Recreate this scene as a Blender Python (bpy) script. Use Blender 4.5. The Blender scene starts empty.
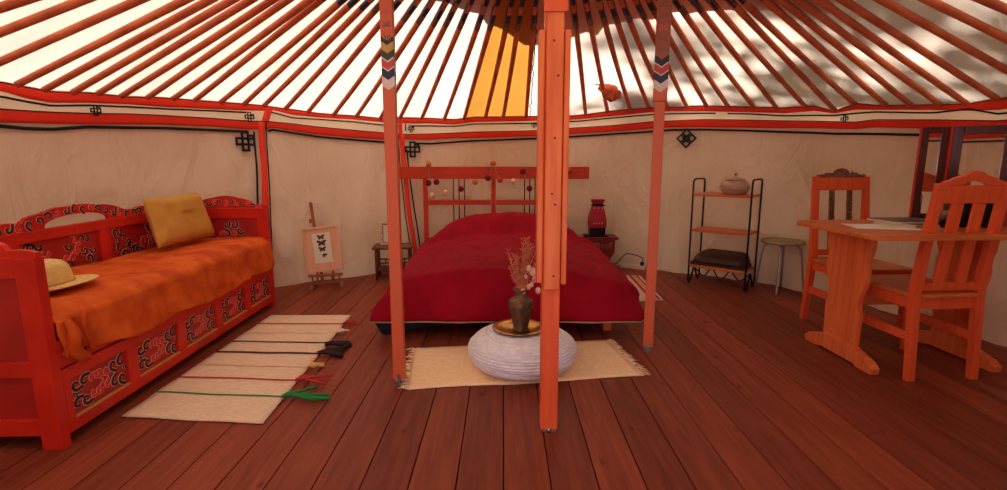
import bpy, math, random
from mathutils import Vector, Matrix, noise
random.seed(7)
C = bpy.context.scene.collection
PI = math.pi

# ------------------------------------------------------------------ camera
F = 510.0; CX = 503.5; CY = 245.0; TH = math.atan(85 / F); H = 1.10
cT, sT = math.cos(TH), math.sin(TH)
def ray(px, py):
    u = (px - CX) / F; v = (py - CY) / F
    return Vector((u, cT - v * sT, -sT - v * cT))
cd = bpy.data.cameras.new('camera'); cam = bpy.data.objects.new('camera', cd); C.objects.link(cam)
cam.location = (0, 0, H); cam.rotation_euler = (PI / 2 - TH, 0, 0)
cd.sensor_width = 36; cd.lens = 36 * F / 1007; cd.clip_start = 0.02
bpy.context.scene.camera = cam

# ------------------------------------------------------------------ materials
def lin(c):
    out = []
    for v in c[:3]:
        v /= 255
        out.append(v / 12.92 if v <= .04045 else ((v + .055) / 1.055) ** 2.4)
    return (*out, 1)
def newmat(name):
    m = bpy.data.materials.new(name); m.use_nodes = True
    nt = m.node_tree; b = nt.nodes['Principled BSDF']
    return m, nt, b
def mat(name, col, rough=.6, metal=0, col2=None, scale=8, stretch=(1, 1, 1), bump=0, bscale=None, detail=3, lo=.35, hi=.65, sheen=0, spec=.5, alpha=None):
    m, nt, b = newmat(name)
    b.inputs['Base Color'].default_value = lin(col); b.inputs['Roughness'].default_value = rough
    b.inputs['Metallic'].default_value = metal; b.inputs['Specular IOR Level'].default_value = spec
    if sheen: b.inputs['Sheen Weight'].default_value = sheen
    if col2 or bump:
        tc = nt.nodes.new('ShaderNodeTexCoord'); mp = nt.nodes.new('ShaderNodeMapping')
        mp.inputs['Scale'].default_value = stretch
        nt.links.new(tc.outputs['Object'], mp.inputs['Vector'])
        nz = nt.nodes.new('ShaderNodeTexNoise'); nz.inputs['Scale'].default_value = scale; nz.inputs['Detail'].default_value = detail
        nt.links.new(mp.outputs['Vector'], nz.inputs['Vector'])
        if col2:
            r = nt.nodes.new('ShaderNodeValToRGB'); r.color_ramp.elements[0].position = lo; r.color_ramp.elements[1].position = hi
            r.color_ramp.elements[0].color = lin(col); r.color_ramp.elements[1].color = lin(col2)
            nt.links.new(nz.outputs['Fac'], r.inputs['Fac']); nt.links.new(r.outputs['Color'], b.inputs['Base Color'])
        if bump:
            n2 = nz
            if bscale:
                n2 = nt.nodes.new('ShaderNodeTexNoise'); n2.inputs['Scale'].default_value = bscale; n2.inputs['Detail'].default_value = 2
                nt.links.new(mp.outputs['Vector'], n2.inputs['Vector'])
            bp = nt.nodes.new('ShaderNodeBump'); bp.inputs['Strength'].default_value = bump; bp.inputs['Distance'].default_value = .01
            nt.links.new(n2.outputs['Fac'], bp.inputs['Height']); nt.links.new(bp.outputs['Normal'], b.inputs['Normal'])
    return m
def woodm(name, c1, c2, ax=2, rough=.45, s=3.0):
    st = [14, 14, 14]; st[ax] = 1
    return mat(name, c1, rough, 0, c2, s, st, .15, None, 4, .3, .7, spec=.22)
M = {}
M['orange'] = woodm('orange_painted_wood', (234, 100, 56), (218, 86, 46))
M['orange_x'] = woodm('orange_painted_wood_across', (214, 72, 40), (196, 58, 34), 0)
M['pine'] = woodm('varnished_pine', (238, 126, 72), (216, 100, 52))
M['pine_x'] = woodm('varnished_pine_across', (220, 125, 66), (196, 98, 50), 0, .35)
M['pole'] = mat('rafter_paint', (216, 120, 76), .5, 0, (186, 90, 54), 6, (1, 1, 1), spec=.25)
M['redbed'] = mat('red_lacquer', (212, 46, 28), .42, 0, (188, 36, 26), 5, (1, 1, 1), .05, spec=.25)
M['redpanel'] = mat('red_lacquer_recess', (180, 30, 26), .5, 0, (160, 24, 22), 5)
M['black'] = mat('black_paint', (24, 18, 22), .5)
M['navy'] = mat('navy_paint', (28, 30, 62), .5)
M['pale'] = mat('pale_pink_paint', (226, 160, 140), .6)
M['redp'] = mat('bright_red_paint', (214, 40, 44), .5)
M['gold'] = mat('gold_paint', (196, 140, 70), .5)
M['metalb'] = mat('black_metal', (20, 18, 20), .4, .6)
M['steel'] = mat('steel', (170, 165, 165), .35, 1)
M['brass'] = mat('brass', (200, 150, 80), .3, 1, (170, 120, 60), 14)
M['bronze'] = mat('dark_bronze', (136, 102, 74), .5, .6, (84, 62, 46), 20, (1, 1, .4), .2)
M['redband'] = mat('red_felt_band', (232, 62, 40), .85, 0, (220, 52, 36), 20, (1, 1, 1), .1)
M['bandcream'] = mat('cream_felt', (236, 218, 190), .9, 0, (222, 200, 170), 8)
M['blackband'] = mat('black_felt_cord', (22, 20, 18), .9)
M['greenknot'] = mat('dark_green_knot_cord', (20, 44, 34), .9)
M['duvet'] = mat('crimson_cotton', (160, 12, 36), .85, 0, (144, 8, 30), 5, (1, 1, 1), .35, 22, spec=.12)
M['lining'] = mat('navy_lining', (34, 32, 58), .85)
M['piping'] = mat('beige_piping', (190, 160, 130), .8)
M['throw'] = mat('orange_velvet', (226, 104, 34), .8, 0, (188, 66, 20), 7, (1, 1, 1), .35, 30, 5, .35, .66, spec=.15)
M['mustard'] = mat('mustard_cotton', (206, 156, 72), .85, 0, (192, 138, 60), 9, (1, 1, 1), .5, 14, spec=.1)
M['straw'] = mat('pale_straw', (240, 206, 130), .8, 0, (222, 180, 100), 60, (1, 1, 4), .5)
M['rug'] = mat('cream_woven_cotton', (246, 218, 190), .95, 0, (228, 194, 162), 40, (1, 6, 1), .6, spec=.1)
M['rugr'] = mat('rug_red_thread', (190, 40, 40), .9)
M['rugk'] = mat('rug_brown_black_thread', (46, 26, 24), .9)
M['rugg'] = mat('rug_green_thread', (26, 128, 60), .9)
M['rugy'] = mat('rug_yellow_thread', (224, 180, 110), .9)
M['rugc'] = mat('rug_pale_thread', (236, 200, 180), .9)
M['runner'] = mat('sand_cotton', (255, 222, 180), .95, 0, (246, 210, 166), 50, (1, 1, 1), .3, spec=.1)
M['pouf'] = mat('white_coiled_yarn', (244, 240, 246), .85, 0, (228, 222, 232), 30, (1, 1, 3), .4, spec=.1)
M['cream'] = mat('cream_paint', (232, 214, 184), .7)
M['white'] = mat('white_plastic', (226, 216, 200), .5)
M['paper'] = mat('white_paper', (236, 228, 206), .8)
M['framew'] = woodm('pale_wood_frame', (240, 188, 150), (226, 168, 128), 2)
M['easelw'] = woodm('easel_wood', (176, 100, 66), (150, 80, 52), 2)
M['wing'] = mat('butterfly_orange_brown', (150, 74, 48), .8)
M['wingd'] = mat('butterfly_dark', (60, 34, 30), .8)
M['bamboo'] = mat('brown_bamboo', (132, 70, 44), .5, 0, (100, 48, 32), 12)
M['lamp'] = mat('crimson_lampshade', (170, 14, 34), .6)
M['darkred'] = mat('dark_red_lacquer', (140, 26, 24), .4, 0, (110, 20, 20), 8)
M['mahog'] = mat('dark_mahogany', (92, 28, 20), .3, 0, (66, 18, 14), 4, (8, 8, 1))
M['seatpad'] = mat('seat_weave', (190, 120, 80), .6, 0, (170, 100, 64), 30)
M['carved'] = mat('carved_bare_wood', (150, 104, 66), .65, 0, (96, 62, 38), 50, (1, 1, 1), .6)
M['ceramic'] = mat('pink_beige_ceramic', (196, 164, 140), .4, 0, (170, 134, 112), 10, (1, 1, 5))
M['chest'] = mat('dark_brown_leather', (74, 36, 28), .6, 0, (58, 28, 22), 20, (1, 1, 1), .3)
M['stool'] = mat('olive_beige_seat', (150, 138, 96), .6)
M['mirror'] = mat('mirror_glass', (235, 235, 235), .02, 1)
M['mag'] = mat('dark_magazine_cover', (46, 34, 40), .4, 0, (120, 90, 86), 18)
M['tuft'] = mat('rust_brown_fleece', (222, 116, 72), .95, 0, (170, 70, 44), 14, (1, 1, 1), .6)
M['bark'] = mat('bark', (90, 70, 50), .9)
M['bounce_ground'] = mat('pale_bounce_ground', (214, 206, 196), .95, 0, (196, 186, 172), 3)  # unseen outdoor ground, made pale to bounce more daylight in through the door
M['flower'] = mat('dried_stem', (226, 140, 108), .8, 0, (196, 104, 78), 30)
M['petal'] = mat('dried_seed_pod', (236, 190, 170), .7)
M['subfloor'] = mat('dark_under_floor', (30, 14, 10), .9)
for nm, c in (('b_cream', (232, 190, 160)), ('b_red', (120, 16, 20)), ('b_tan', (206, 120, 70)), ('b_pink', (196, 70, 66))):
    M[nm] = mat('cotton_ball_' + nm[2:], c, .9, bump=.4, bscale=90)
# glass
g, nt, b = newmat('clear_glass'); b.inputs['Transmission Weight'].default_value = 1; b.inputs['Roughness'].default_value = .05; b.inputs['Base Color'].default_value = (.9, .88, .8, 1); M['glass'] = g
# canvas: translucent cotton
def canvas(name, col, tcol, mixf=.5, col2=None):
    m, nt, b = newmat(name); nt.nodes.remove(b)
    out = nt.nodes['Material Output']
    d = nt.nodes.new('ShaderNodeBsdfDiffuse'); t = nt.nodes.new('ShaderNodeBsdfTranslucent'); mx = nt.nodes.new('ShaderNodeMixShader')
    d.inputs[0].default_value = lin(col); t.inputs[0].default_value = lin(tcol); mx.inputs[0].default_value = mixf
    tc = nt.nodes.new('ShaderNodeTexCoord'); nz = nt.nodes.new('ShaderNodeTexNoise'); nz.inputs['Scale'].default_value = 2.2; nz.inputs['Detail'].default_value = 5
    r = nt.nodes.new('ShaderNodeValToRGB'); r.color_ramp.elements[0].position = .3; r.color_ramp.elements[1].position = .6
    r.color_ramp.elements[0].color = lin(tuple(v * .93 for v in tcol)); r.color_ramp.elements[1].color = lin(tcol)
    nt.links.new(tc.outputs['Object'], nz.inputs['Vector']); nt.links.new(nz.outputs['Fac'], r.inputs['Fac']); nt.links.new(r.outputs[0], t.inputs[0])
    nt.links.new(d.outputs[0], mx.inputs[1]); nt.links.new(t.outputs[0], mx.inputs[2]); nt.links.new(mx.outputs[0], out.inputs[0])
    return m
M['canvas'] = canvas('roof_canvas', (226, 186, 150), (255, 240, 222), .5)
M['yellow'] = canvas('ochre_canvas', (200, 140, 66), (206, 146, 62), .5)
M['wall'] = mat('wall_lining_cotton', (238, 220, 192), .95, 0, (226, 204, 172), 1.7, (1, 1, 1), .25, 9, 4, .3, .7, spec=.1)
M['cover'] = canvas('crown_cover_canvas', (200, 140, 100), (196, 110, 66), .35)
M['redband'] = canvas('red_felt_band', (252, 82, 62), (255, 110, 84), .35)
M['redfelt'] = mat('red_felt_strip', (252, 78, 58), .9, spec=.1)
M['leaf'] = canvas('sunlit_leaves', (150, 140, 60), (255, 236, 130), .8)
M['bandcream'] = canvas('cream_felt', (252, 240, 222), (255, 240, 220), .4)
m = M['wall']; nt = m.node_tree; b = nt.nodes['Principled BSDF']; old = b.inputs['Normal'].links[0].from_node
tc = nt.nodes.new('ShaderNodeTexCoord'); mp = nt.nodes.new('ShaderNodeMapping'); mp.inputs['Scale'].default_value = (1.6, 1.6, .75)
nz = nt.nodes.new('ShaderNodeTexNoise'); nz.inputs['Scale'].default_value = 2.6; nz.inputs['Detail'].default_value = 3; nz.inputs['Distortion'].default_value = 1.2
bp = nt.nodes.new('ShaderNodeBump'); bp.inputs['Strength'].default_value = .42; bp.inputs['Distance'].default_value = .10
nt.links.new(tc.outputs['Object'], mp.inputs['Vector']); nt.links.new(mp.outputs['Vector'], nz.inputs['Vector']); nt.links.new(nz.outputs['Fac'], bp.inputs['Height'])
nt.links.new(old.outputs['Normal'], bp.inputs['Normal']); nt.links.new(bp.outputs['Normal'], b.inputs['Normal'])
# floor planks: a tone per plank, grain and knots
m, nt, b = newmat('reddish_brown_floorboards'); M['floor'] = m
L = nt.links; N = nt.nodes.new
tc = N('ShaderNodeTexCoord'); sx = N('ShaderNodeSeparateXYZ'); L.new(tc.outputs['Object'], sx.inputs[0])
dv = N('ShaderNodeMath'); dv.operation = 'DIVIDE'; dv.inputs[1].default_value = .163; L.new(sx.outputs[0], dv.inputs[0])
ad = N('ShaderNodeMath'); ad.operation = 'ADD'; ad.inputs[1].default_value = 100; L.new(dv.outputs[0], ad.inputs[0])
fl_ = N('ShaderNodeMath'); fl_.operation = 'FLOOR'; L.new(ad.outputs[0], fl_.inputs[0])
wn = N('ShaderNodeTexWhiteNoise'); wn.noise_dimensions = '1D'; L.new(fl_.outputs[0], wn.inputs['W'])
cb = N('ShaderNodeCombineXYZ'); L.new(wn.outputs['Value'], cb.inputs[2])
s2 = N('ShaderNodeVectorMath'); s2.operation = 'MULTIPLY'; s2.inputs[1].default_value = (18, 1.3, 1); L.new(tc.outputs['Object'], s2.inputs[0])
s3 = N('ShaderNodeVectorMath'); s3.operation = 'MULTIPLY'; s3.inputs[1].default_value = (0, 0, 40); L.new(cb.outputs[0], s3.inputs[0])
s4 = N('ShaderNodeVectorMath'); s4.operation = 'ADD'; L.new(s2.outputs[0], s4.inputs[0]); L.new(s3.outputs[0], s4.inputs[1])
nz = N('ShaderNodeTexNoise'); nz.inputs['Scale'].default_value = 2; nz.inputs['Detail'].default_value = 6; nz.inputs['Distortion'].default_value = .6; L.new(s4.outputs[0], nz.inputs['Vector'])
rp = N('ShaderNodeValToRGB'); rp.color_ramp.elements[0].position = .3; rp.color_ramp.elements[1].position = .72
rp.color_ramp.elements[0].color = lin((120, 50, 34)); rp.color_ramp.elements[1].color = lin((154, 73, 49)); L.new(nz.outputs['Fac'], rp.inputs['Fac'])
ks = N('ShaderNodeVectorMath'); ks.operation = 'MULTIPLY'; ks.inputs[1].default_value = (5, 2.6, 1); L.new(tc.outputs['Object'], ks.inputs[0])
ka = N('ShaderNodeVectorMath'); ka.operation = 'ADD'; L.new(ks.outputs[0], ka.inputs[0]); L.new(s3.outputs[0], ka.inputs[1])
vo = N('ShaderNodeTexVoronoi'); vo.inputs['Scale'].default_value = 1.6; L.new(ka.outputs[0], vo.inputs['Vector'])
kr = N('ShaderNodeValToRGB'); kr.color_ramp.elements[0].position = .03; kr.color_ramp.elements[1].position = .12
kr.color_ramp.elements[0].color = (.45, .4, .4, 1); kr.color_ramp.elements[1].color = (1, 1, 1, 1); L.new(vo.outputs['Distance'], kr.inputs['Fac'])
mr = N('ShaderNodeMapRange'); mr.inputs['To Min'].default_value = .72; mr.inputs['To Max'].default_value = 1.18; L.new(wn.outputs['Value'], mr.inputs['Value'])
v1 = N('ShaderNodeVectorMath'); v1.operation = 'MULTIPLY'; L.new(rp.outputs[0], v1.inputs[0]); L.new(kr.outputs[0], v1.inputs[1])
v2 = N('ShaderNodeVectorMath'); v2.operation = 'SCALE'; L.new(v1.outputs[0], v2.inputs[0]); L.new(mr.outputs[0], v2.inputs['Scale'])
L.new(v2.outputs[0], b.inputs['Base Color']); b.inputs['Roughness'].default_value = .5; b.inputs['Specular IOR Level'].default_value = .18
bp = N('ShaderNodeBump'); bp.inputs['Strength'].default_value = .12; bp.inputs['Distance'].default_value = .004; L.new(nz.outputs['Fac'], bp.inputs['Height']); L.new(bp.outputs[0], b.inputs['Normal'])

# painted post: chevron bands then bare painted wood
def postmat(name, base, z0, bands):
    m, nt, b = newmat(name); L = nt.links; N = nt.nodes.new
    tc = N('ShaderNodeTexCoord'); sx = N('ShaderNodeSeparateXYZ'); L.new(tc.outputs['Object'], sx.inputs[0])
    ax = N('ShaderNodeMath'); ax.operation = 'ABSOLUTE'; L.new(sx.outputs[0], ax.inputs[0])
    ay = N('ShaderNodeMath'); ay.operation = 'ABSOLUTE'; L.new(sx.outputs[1], ay.inputs[0])
    s = N('ShaderNodeMath'); L.new(ax.outputs[0], s.inputs[0]); L.new(ay.outputs[0], s.inputs[1])
    q = N('ShaderNodeMath'); q.operation = 'MULTIPLY_ADD'; q.inputs[1].default_value = -.7; L.new(s.outputs[0], q.inputs[0]); L.new(sx.outputs[2], q.inputs[2])
    mr = N('ShaderNodeMapRange'); mr.inputs['From Min'].default_value = z0; mr.inputs['From Max'].default_value = z0 + .4; L.new(q.outputs[0], mr.inputs['Value'])
    r = N('ShaderNodeValToRGB'); r.color_ramp.interpolation = 'CONSTANT'
    e = r.color_ramp.elements; e[0].position = 0; e[0].color = lin(base); e[1].position = .02; e[1].color = lin(bands[0][1])
    p = .02
    for w, c in bands[:-1]:
        p += w / .4; idx = bands.index((w, c)) + 1
        n = e.new(p); n.color = lin(bands[idx][1])
    L.new(mr.outputs[0], r.inputs['Fac'])
    nz = N('ShaderNodeTexNoise'); nz.inputs['Scale'].default_value = 9; L.new(tc.outputs['Object'], nz.inputs['Vector'])
    L.new(r.outputs[0], b.inputs['Base Color']); b.inputs['Roughness'].default_value = .5
    return m
W_, NV, PK, GR, YE, RD, OR, BR = (226, 206, 196), (28, 34, 66), (206, 66, 74), (52, 66, 40), (206, 156, 84), (200, 60, 50), (214, 96, 56), (168, 84, 52)
M['postL'] = postmat('left_post_paint', OR, 1.38, [(.045, W_), (.035, NV), (.006, (225, 205, 195)), (.034, PK), (.007, (224, 205, 195)), (.032, GR), (.034, YE), (.02, (30, 24, 24)), (.1, OR)])
M['postR'] = postmat('right_post_paint', OR, 1.42, [(.045, W_), (.038, NV), (.006, (225, 205, 195)), (.036, RD), (.007, (224, 205, 195)), (.036, (24, 28, 50)), (.02, BR), (.12, BR)])

# ------------------------------------------------------------------ mesh helpers
class MB:
    def __init__(s): s.v = []; s.f = []; s.m = []; s.s = []
    def add(s, vs, fs, mi=0, sm=False):
        o = len(s.v); s.v += [tuple(p) for p in vs]
        for f in fs: s.f.append([i + o for i in f]); s.m.append(mi); s.s.append(sm)
        return s
    def box(s, x0, x1, y0, y1, z0, z1, mi=0, X=None):
        p = [Vector((x, y, z)) for z in (z0, z1) for y in (y0, y1) for x in (x0, x1)]
        if X is not None: p = [X @ q for q in p]
        return s.add(p, [(0, 2, 3, 1), (4, 5, 7, 6), (0, 1, 5, 4), (2, 6, 7, 3), (0, 4, 6, 2), (1, 3, 7, 5)], mi)
    def beam(s, a, b_, w, h, up=(0, 0, 1), mi=0, w2=None, h2=None):
        a = Vector(a); b_ = Vector(b_); d = (b_ - a).normalized(); up = Vector(up)
        if abs(d.dot(up)) > .98: up = Vector((0, 1, 0))
        r = d.cross(up).normalized(); u = r.cross(d)
        w2 = w2 or w; h2 = h2 or h
        p = [c + r * sx * ww / 2 + u * sz * hh / 2 for c, ww, hh in ((a, w, h), (b_, w2, h2)) for sx, sz in ((-1, -1), (1, -1), (1, 1), (-1, 1))]
        return s.add(p, [(3, 2, 1, 0), (4, 5, 6, 7), (0, 1, 5, 4), (1, 2, 6, 5), (2, 3, 7, 6), (3, 0, 4, 7)], mi)
    def tube(s, path, r, seg=8, mi=0, caps=True, closed=False):
        P = [Vector(p) for p in path]; n = len(P); rs = r if isinstance(r, (list, tuple)) else [r] * n
        vs = []; t0 = (P[1] - P[0]).normalized()
        nrm = t0.orthogonal().normalized()
        for i in range(n):
            if closed: t = P[(i + 1) % n] - P[i - 1]
            else: t = P[min(i + 1, n - 1)] - P[max(i - 1, 0)]
            t.normalize(); nrm = (nrm - t * nrm.dot(t))
            if nrm.length < 1e-6: nrm = t.orthogonal()
            nrm.normalize(); bn = t.cross(nrm)
            for k in range(seg):
                a = 2 * PI * k / seg
                vs.append(P[i] + (nrm * math.cos(a) + bn * math.sin(a)) * rs[i])
        fs = []
        for i in range(n if closed else n - 1):
            j = (i + 1) % n
            for k in range(seg): fs.append((i * seg + k, i * seg + (k + 1) % seg, j * seg + (k + 1) % seg, j * seg + k))
        s.add(vs, fs, mi, True)
        if caps and not closed:
            o = len(s.v) - len(vs)
            s.f.append([o + k for k in range(seg)][::-1]); s.m.append(mi); s.s.append(False)
            s.f.append([o + (n - 1) * seg + k for k in range(seg)]); s.m.append(mi); s.s.append(False)
        return s
    def lathe(s, prof, c=(0, 0, 0), seg=32, mi=0, wob=None, sm=True):
        vs = []; n = len(prof)
        for i, (r, z) in enumerate(prof):
            for k in range(seg):
                a = 2 * PI * k / seg; rr = r * (1 + (wob(a, i) if wob else 0))
                vs.append((c[0] + rr * math.cos(a), c[1] + rr * math.sin(a), c[2] + z))
        fs = [(i * seg + k, i * seg + (k + 1) % seg, (i + 1) * seg + (k + 1) % seg, (i + 1) * seg + k) for i in range(n - 1) for k in range(seg)]
        s.add(vs, fs, mi, sm)
        o = len(s.v) - len(vs)
        if prof[0][0] > 1e-4: s.f.append([o + k for k in range(seg)][::-1]); s.m.append(mi); s.s.append(False)
        if prof[-1][0] > 1e-4: s.f.append([o + (n - 1) * seg + k for k in range(seg)]); s.m.append(mi); s.s.append(False)
        return s
    def prism(s, out, o, u, v, d, mi=0):
        o = Vector(o); u = Vector(u); v = Vector(v); w = u.cross(v).normalized() * d; n = len(out)
        a = [o + u * p[0] + v * p[1] for p in out]; b_ = [p + w for p in a]
        fs = [list(range(n))[::-1], [n + i for i in range(n)]] + [(i, (i + 1) % n, n + (i + 1) % n, n + i) for i in range(n)]
        return s.add(a + b_, fs, mi)
    def grid(s, fn, nu, nv, mi=0, sm=True, mif=None, wrap=False):
        vs = [fn(i / nu, j / nv) for j in range(nv + 1) for i in range(nu + 1)]
        o = len(s.v); s.v += [tuple(p) for p in vs]
        for j in range(nv):
            for i in range(nu):
                q = j * (nu + 1) + i + o
                s.f.append([q, q + 1, q + nu + 2, q + nu + 1]); s.m.append(mif(i, j) if mif else mi); s.s.append(sm)
        return s
    def ball(s, c, r, mi=0, sc=(1, 1, 1), seg=14, rings=8):
        vs = []
        for i in range(rings + 1):
            t = PI * i / rings
            for k in range(seg):
                a = 2 * PI * k / seg
                vs.append((c[0] + r * sc[0] * math.sin(t) * math.cos(a), c[1] + r * sc[1] * math.sin(t) * math.sin(a), c[2] + r * sc[2] * math.cos(t)))
        fs = [(i * seg + k, (i + 1) * seg + k, (i + 1) * seg + (k + 1) % seg, i * seg + (k + 1) % seg) for i in range(rings) for k in range(seg)]
        return s.add(vs, fs, mi, True)
    def merge(s, o, off):
        n = len(s.v); s.plain = n; s.v += o.v
        for f, m_, sm in zip(o.f, o.m, o.s): s.f.append([i + n for i in f]); s.m.append(m_ + off); s.s.append(sm)
        return s
    def build(s, name, mats, parent=None, bevel=0, solid=0, loc=None, subd=0):
        me = bpy.data.meshes.new(name); me.from_pydata(s.v, [], s.f); me.update()
        if not isinstance(mats, (list, tuple)): mats = [mats]
        for mm in mats: me.materials.append(M[mm] if isinstance(mm, str) else mm)
        me.polygons.foreach_set('material_index', s.m); me.polygons.foreach_set('use_smooth', s.s); me.update()
        o = bpy.data.objects.new(name, me); C.objects.link(o)
        if parent: o.parent = parent
        if loc: o.location = loc
        if solid:
            k = o.modifiers.new('solid', 'SOLIDIFY'); k.thickness = solid; k.offset = 0
        if bevel:
            k = o.modifiers.new('bevel', 'BEVEL'); k.width = bevel; k.segments = 2; k.limit_method = 'ANGLE'; k.angle_limit = .7
            if getattr(s, 'plain', 0):
                vg = o.vertex_groups.new(name='edges'); vg.add(list(range(s.plain)), 1.0, 'ADD'); k.limit_method = 'VGROUP'; k.vertex_group = 'edges'
        return o
def tag(o, label=None, cat=None, group=None, kind=None):
    if label: o['label'] = label
    if cat: o['category'] = cat
    if group: o['group'] = group
    if kind: o['kind'] = kind
    return o
def absorb(o, mb, mats, off=(0, 0, 0)):      # paint / carving becomes part of the mesh it sits on
    me = o.data; off = Vector(off)
    V = [v.co.copy() for v in me.vertices]; Fs = [list(p.vertices) for p in me.polygons]; mi = [p.material_index for p in me.polygons]; sm = [p.use_smooth for p in me.polygons]
    n0 = len(V); m0 = len(me.materials); old = list(me.materials)
    V += [Vector(v) + off for v in mb.v]; Fs += [[i + n0 for i in f] for f in mb.f]; mi += [m_ + m0 for m_ in mb.m]; sm += mb.s
    nm = bpy.data.meshes.new(me.name); nm.from_pydata(V, [], Fs)
    for x in old: nm.materials.append(x)
    for x in (mats if isinstance(mats, (list, tuple)) else [mats]): nm.materials.append(M[x])
    nm.polygons.foreach_set('material_index', mi); nm.polygons.foreach_set('use_smooth', sm); nm.update()
    o.data = nm; bpy.data.meshes.remove(me)
    for k in o.modifiers:
        if k.type == 'BEVEL':
            vg = o.vertex_groups.get('edges') or o.vertex_groups.new(name='edges')
            vg.add(list(range(n0)), 1.0, 'ADD'); k.limit_method = 'VGROUP'; k.vertex_group = 'edges'
def thing(name, label, cat, loc=(0, 0, 0), rz=0, group=None):
    o = bpy.data.objects.new(name, None); C.objects.link(o); o.location = loc; o.rotation_euler = (0, 0, rz)
    o.empty_display_size = .1
    return tag(o, label, cat, group)
def copy_tree(o, parent=None):
    c = o.copy(); C.objects.link(c)
    if parent: c.parent = parent
    for ch in list(o.children): copy_tree(ch, c)
    return c
def cr(pts, n=8):       # catmull-rom through 2D / 3D points
    P = [Vector(p) for p in pts]; out = []
    for i in range(len(P) - 1):
        a = P[max(i - 1, 0)]; b_ = P[i]; c = P[i + 1]; d = P[min(i + 2, len(P) - 1)]
        for k in range(n):
            t = k / n
            out.append(.5 * ((2 * b_) + (c - a) * t + (2 * a - 5 * b_ + 4 * c - d) * t * t + (3 * b_ - a - 3 * c + d) * t ** 3))
    out.append(P[-1]); return out
def interp(tab, x):
    if x <= tab[0][0]: return tab[0][1]
    for (a, p), (b_, q) in zip(tab, tab[1:]):
        if x <= b_: return p + (q - p) * (x - a) / (b_ - a)
    return tab[-1][1]

# flat ribbons for painted scroll work; o,u,v = panel frame
def ribbon(mb, pts, w, o, u, v, d, mi):
    n = (u.cross(v)).normalized()
    L_, R_ = [], []
    for i, p in enumerate(pts):
        t = Vector(pts[min(i + 1, len(pts) - 1)]) - Vector(pts[max(i - 1, 0)])
        if t.length < 1e-9: t = Vector((1, 0))
        t.normalize(); q = Vector((-t[1], t[0])); ww = w * (1 - .5 * (i / (len(pts) - 1)) ** 2)
        for S, sg in ((L_, 1), (R_, -1)):
            a = Vector(p) + q * ww * sg / 2
            S.append(o + u * a[0] + v * a[1] + n * d)
    k = len(pts)
    top = L_ + R_; bot = [x - n * d * .98 for x in top]
    fs = []
    for i in range(k - 1):
        fs.append((i, k + i, k + i + 1, i + 1))
        fs.append((i, i + 1, 2 * k + i + 1, 2 * k + i)); fs.append((k + i + 1, k + i, 3 * k + i, 3 * k + i + 1))
    mb.add(top + bot, fs, mi)
def scroll(mb, c, r, a0, turn, o, u, v, mi, w=None, outline=True):
    w = w or r * .58
    pts = []
    for i in range(15):
        t = i / 14; a = a0 + turn * t * 4.6; rr = r * (1 - .78 * t)
        pts.append((c[0] + rr * math.cos(a), c[1] + rr * math.sin(a)))
    tail = (c[0] + r * 1.5 * math.cos(a0 - turn * .7), c[1] + r * 1.5 * math.sin(a0 - turn * .7))
    pts = [tail] + pts
    if outline: ribbon(mb, pts, w * 1.5, o, u, v, .002, 3)
    ribbon(mb, pts, w, o, u, v, .0035, mi)
ORN = ['black', 'navy', 'redp', 'pale']

# ------------------------------------------------------------------ yurt geometry
YC = Vector((.2, 2.45)); RW = 3.0; RING = .68; ZRING = 2.34
def cyl(px, py, R=RW):
    r = ray(px, py); a = r.x ** 2 + r.y ** 2; b_ = -2 * (r.x * YC.x + r.y * YC.y); c = YC.length_squared - R * R
    t = (-b_ + math.sqrt(b_ * b_ - 4 * a * c)) / 2 / a
    return math.degrees(math.atan2(r.x * t - YC.x, r.y * t - YC.y)), H + r.z * t
baseR = [(-180, 2.97), (-90, 2.95), (-70, 2.93), (-49, 2.92), (-40, 2.84), (-32, 2.82), (-25, 2.92), (0, 3.0), (18, 3.02), (27, 2.93), (36, 2.92), (50, 2.95), (60, 2.93), (79, 2.82), (90, 2.93), (180, 2.97)]
def S(ang, z, off=0):
    rb = interp(baseR, ang); k = max(0, 1 - z / 1.25)
    R = RW + (rb - RW) * k ** 1.3
    a = math.radians(ang)
    lo = min(1, max(0, (1.34 - z) / .5))
    f = noise.noise(Vector((math.cos(a) * 9, math.sin(a) * 9, z * .8))) * .034 * lo * (.5 + .8 * k) + noise.noise(Vector((math.cos(a) * 26, math.sin(a) * 26, z * 1.5 + 7))) * .020 * lo * (.35 + k) + noise.noise(Vector((ang * .02, z * 2.2 + ang * .06, 3))) * .02 * lo
    ph = ang * .55 + 2.2 * noise.noise(Vector((ang * .05, z * .9, 11)))
    f += .012 * lo * (.4 + k) * math.sin(ph) * (.5 + noise.noise(Vector((ang * .08, 3, 1)))) + .012 * lo * noise.noise(Vector((ang * .3, z * 3, 5)))
    R = R + f - off
    if R > RW + .02: R = RW + .02
    return Vector((YC.x + R * math.sin(a), YC.y + R * math.cos(a), z))
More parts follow.
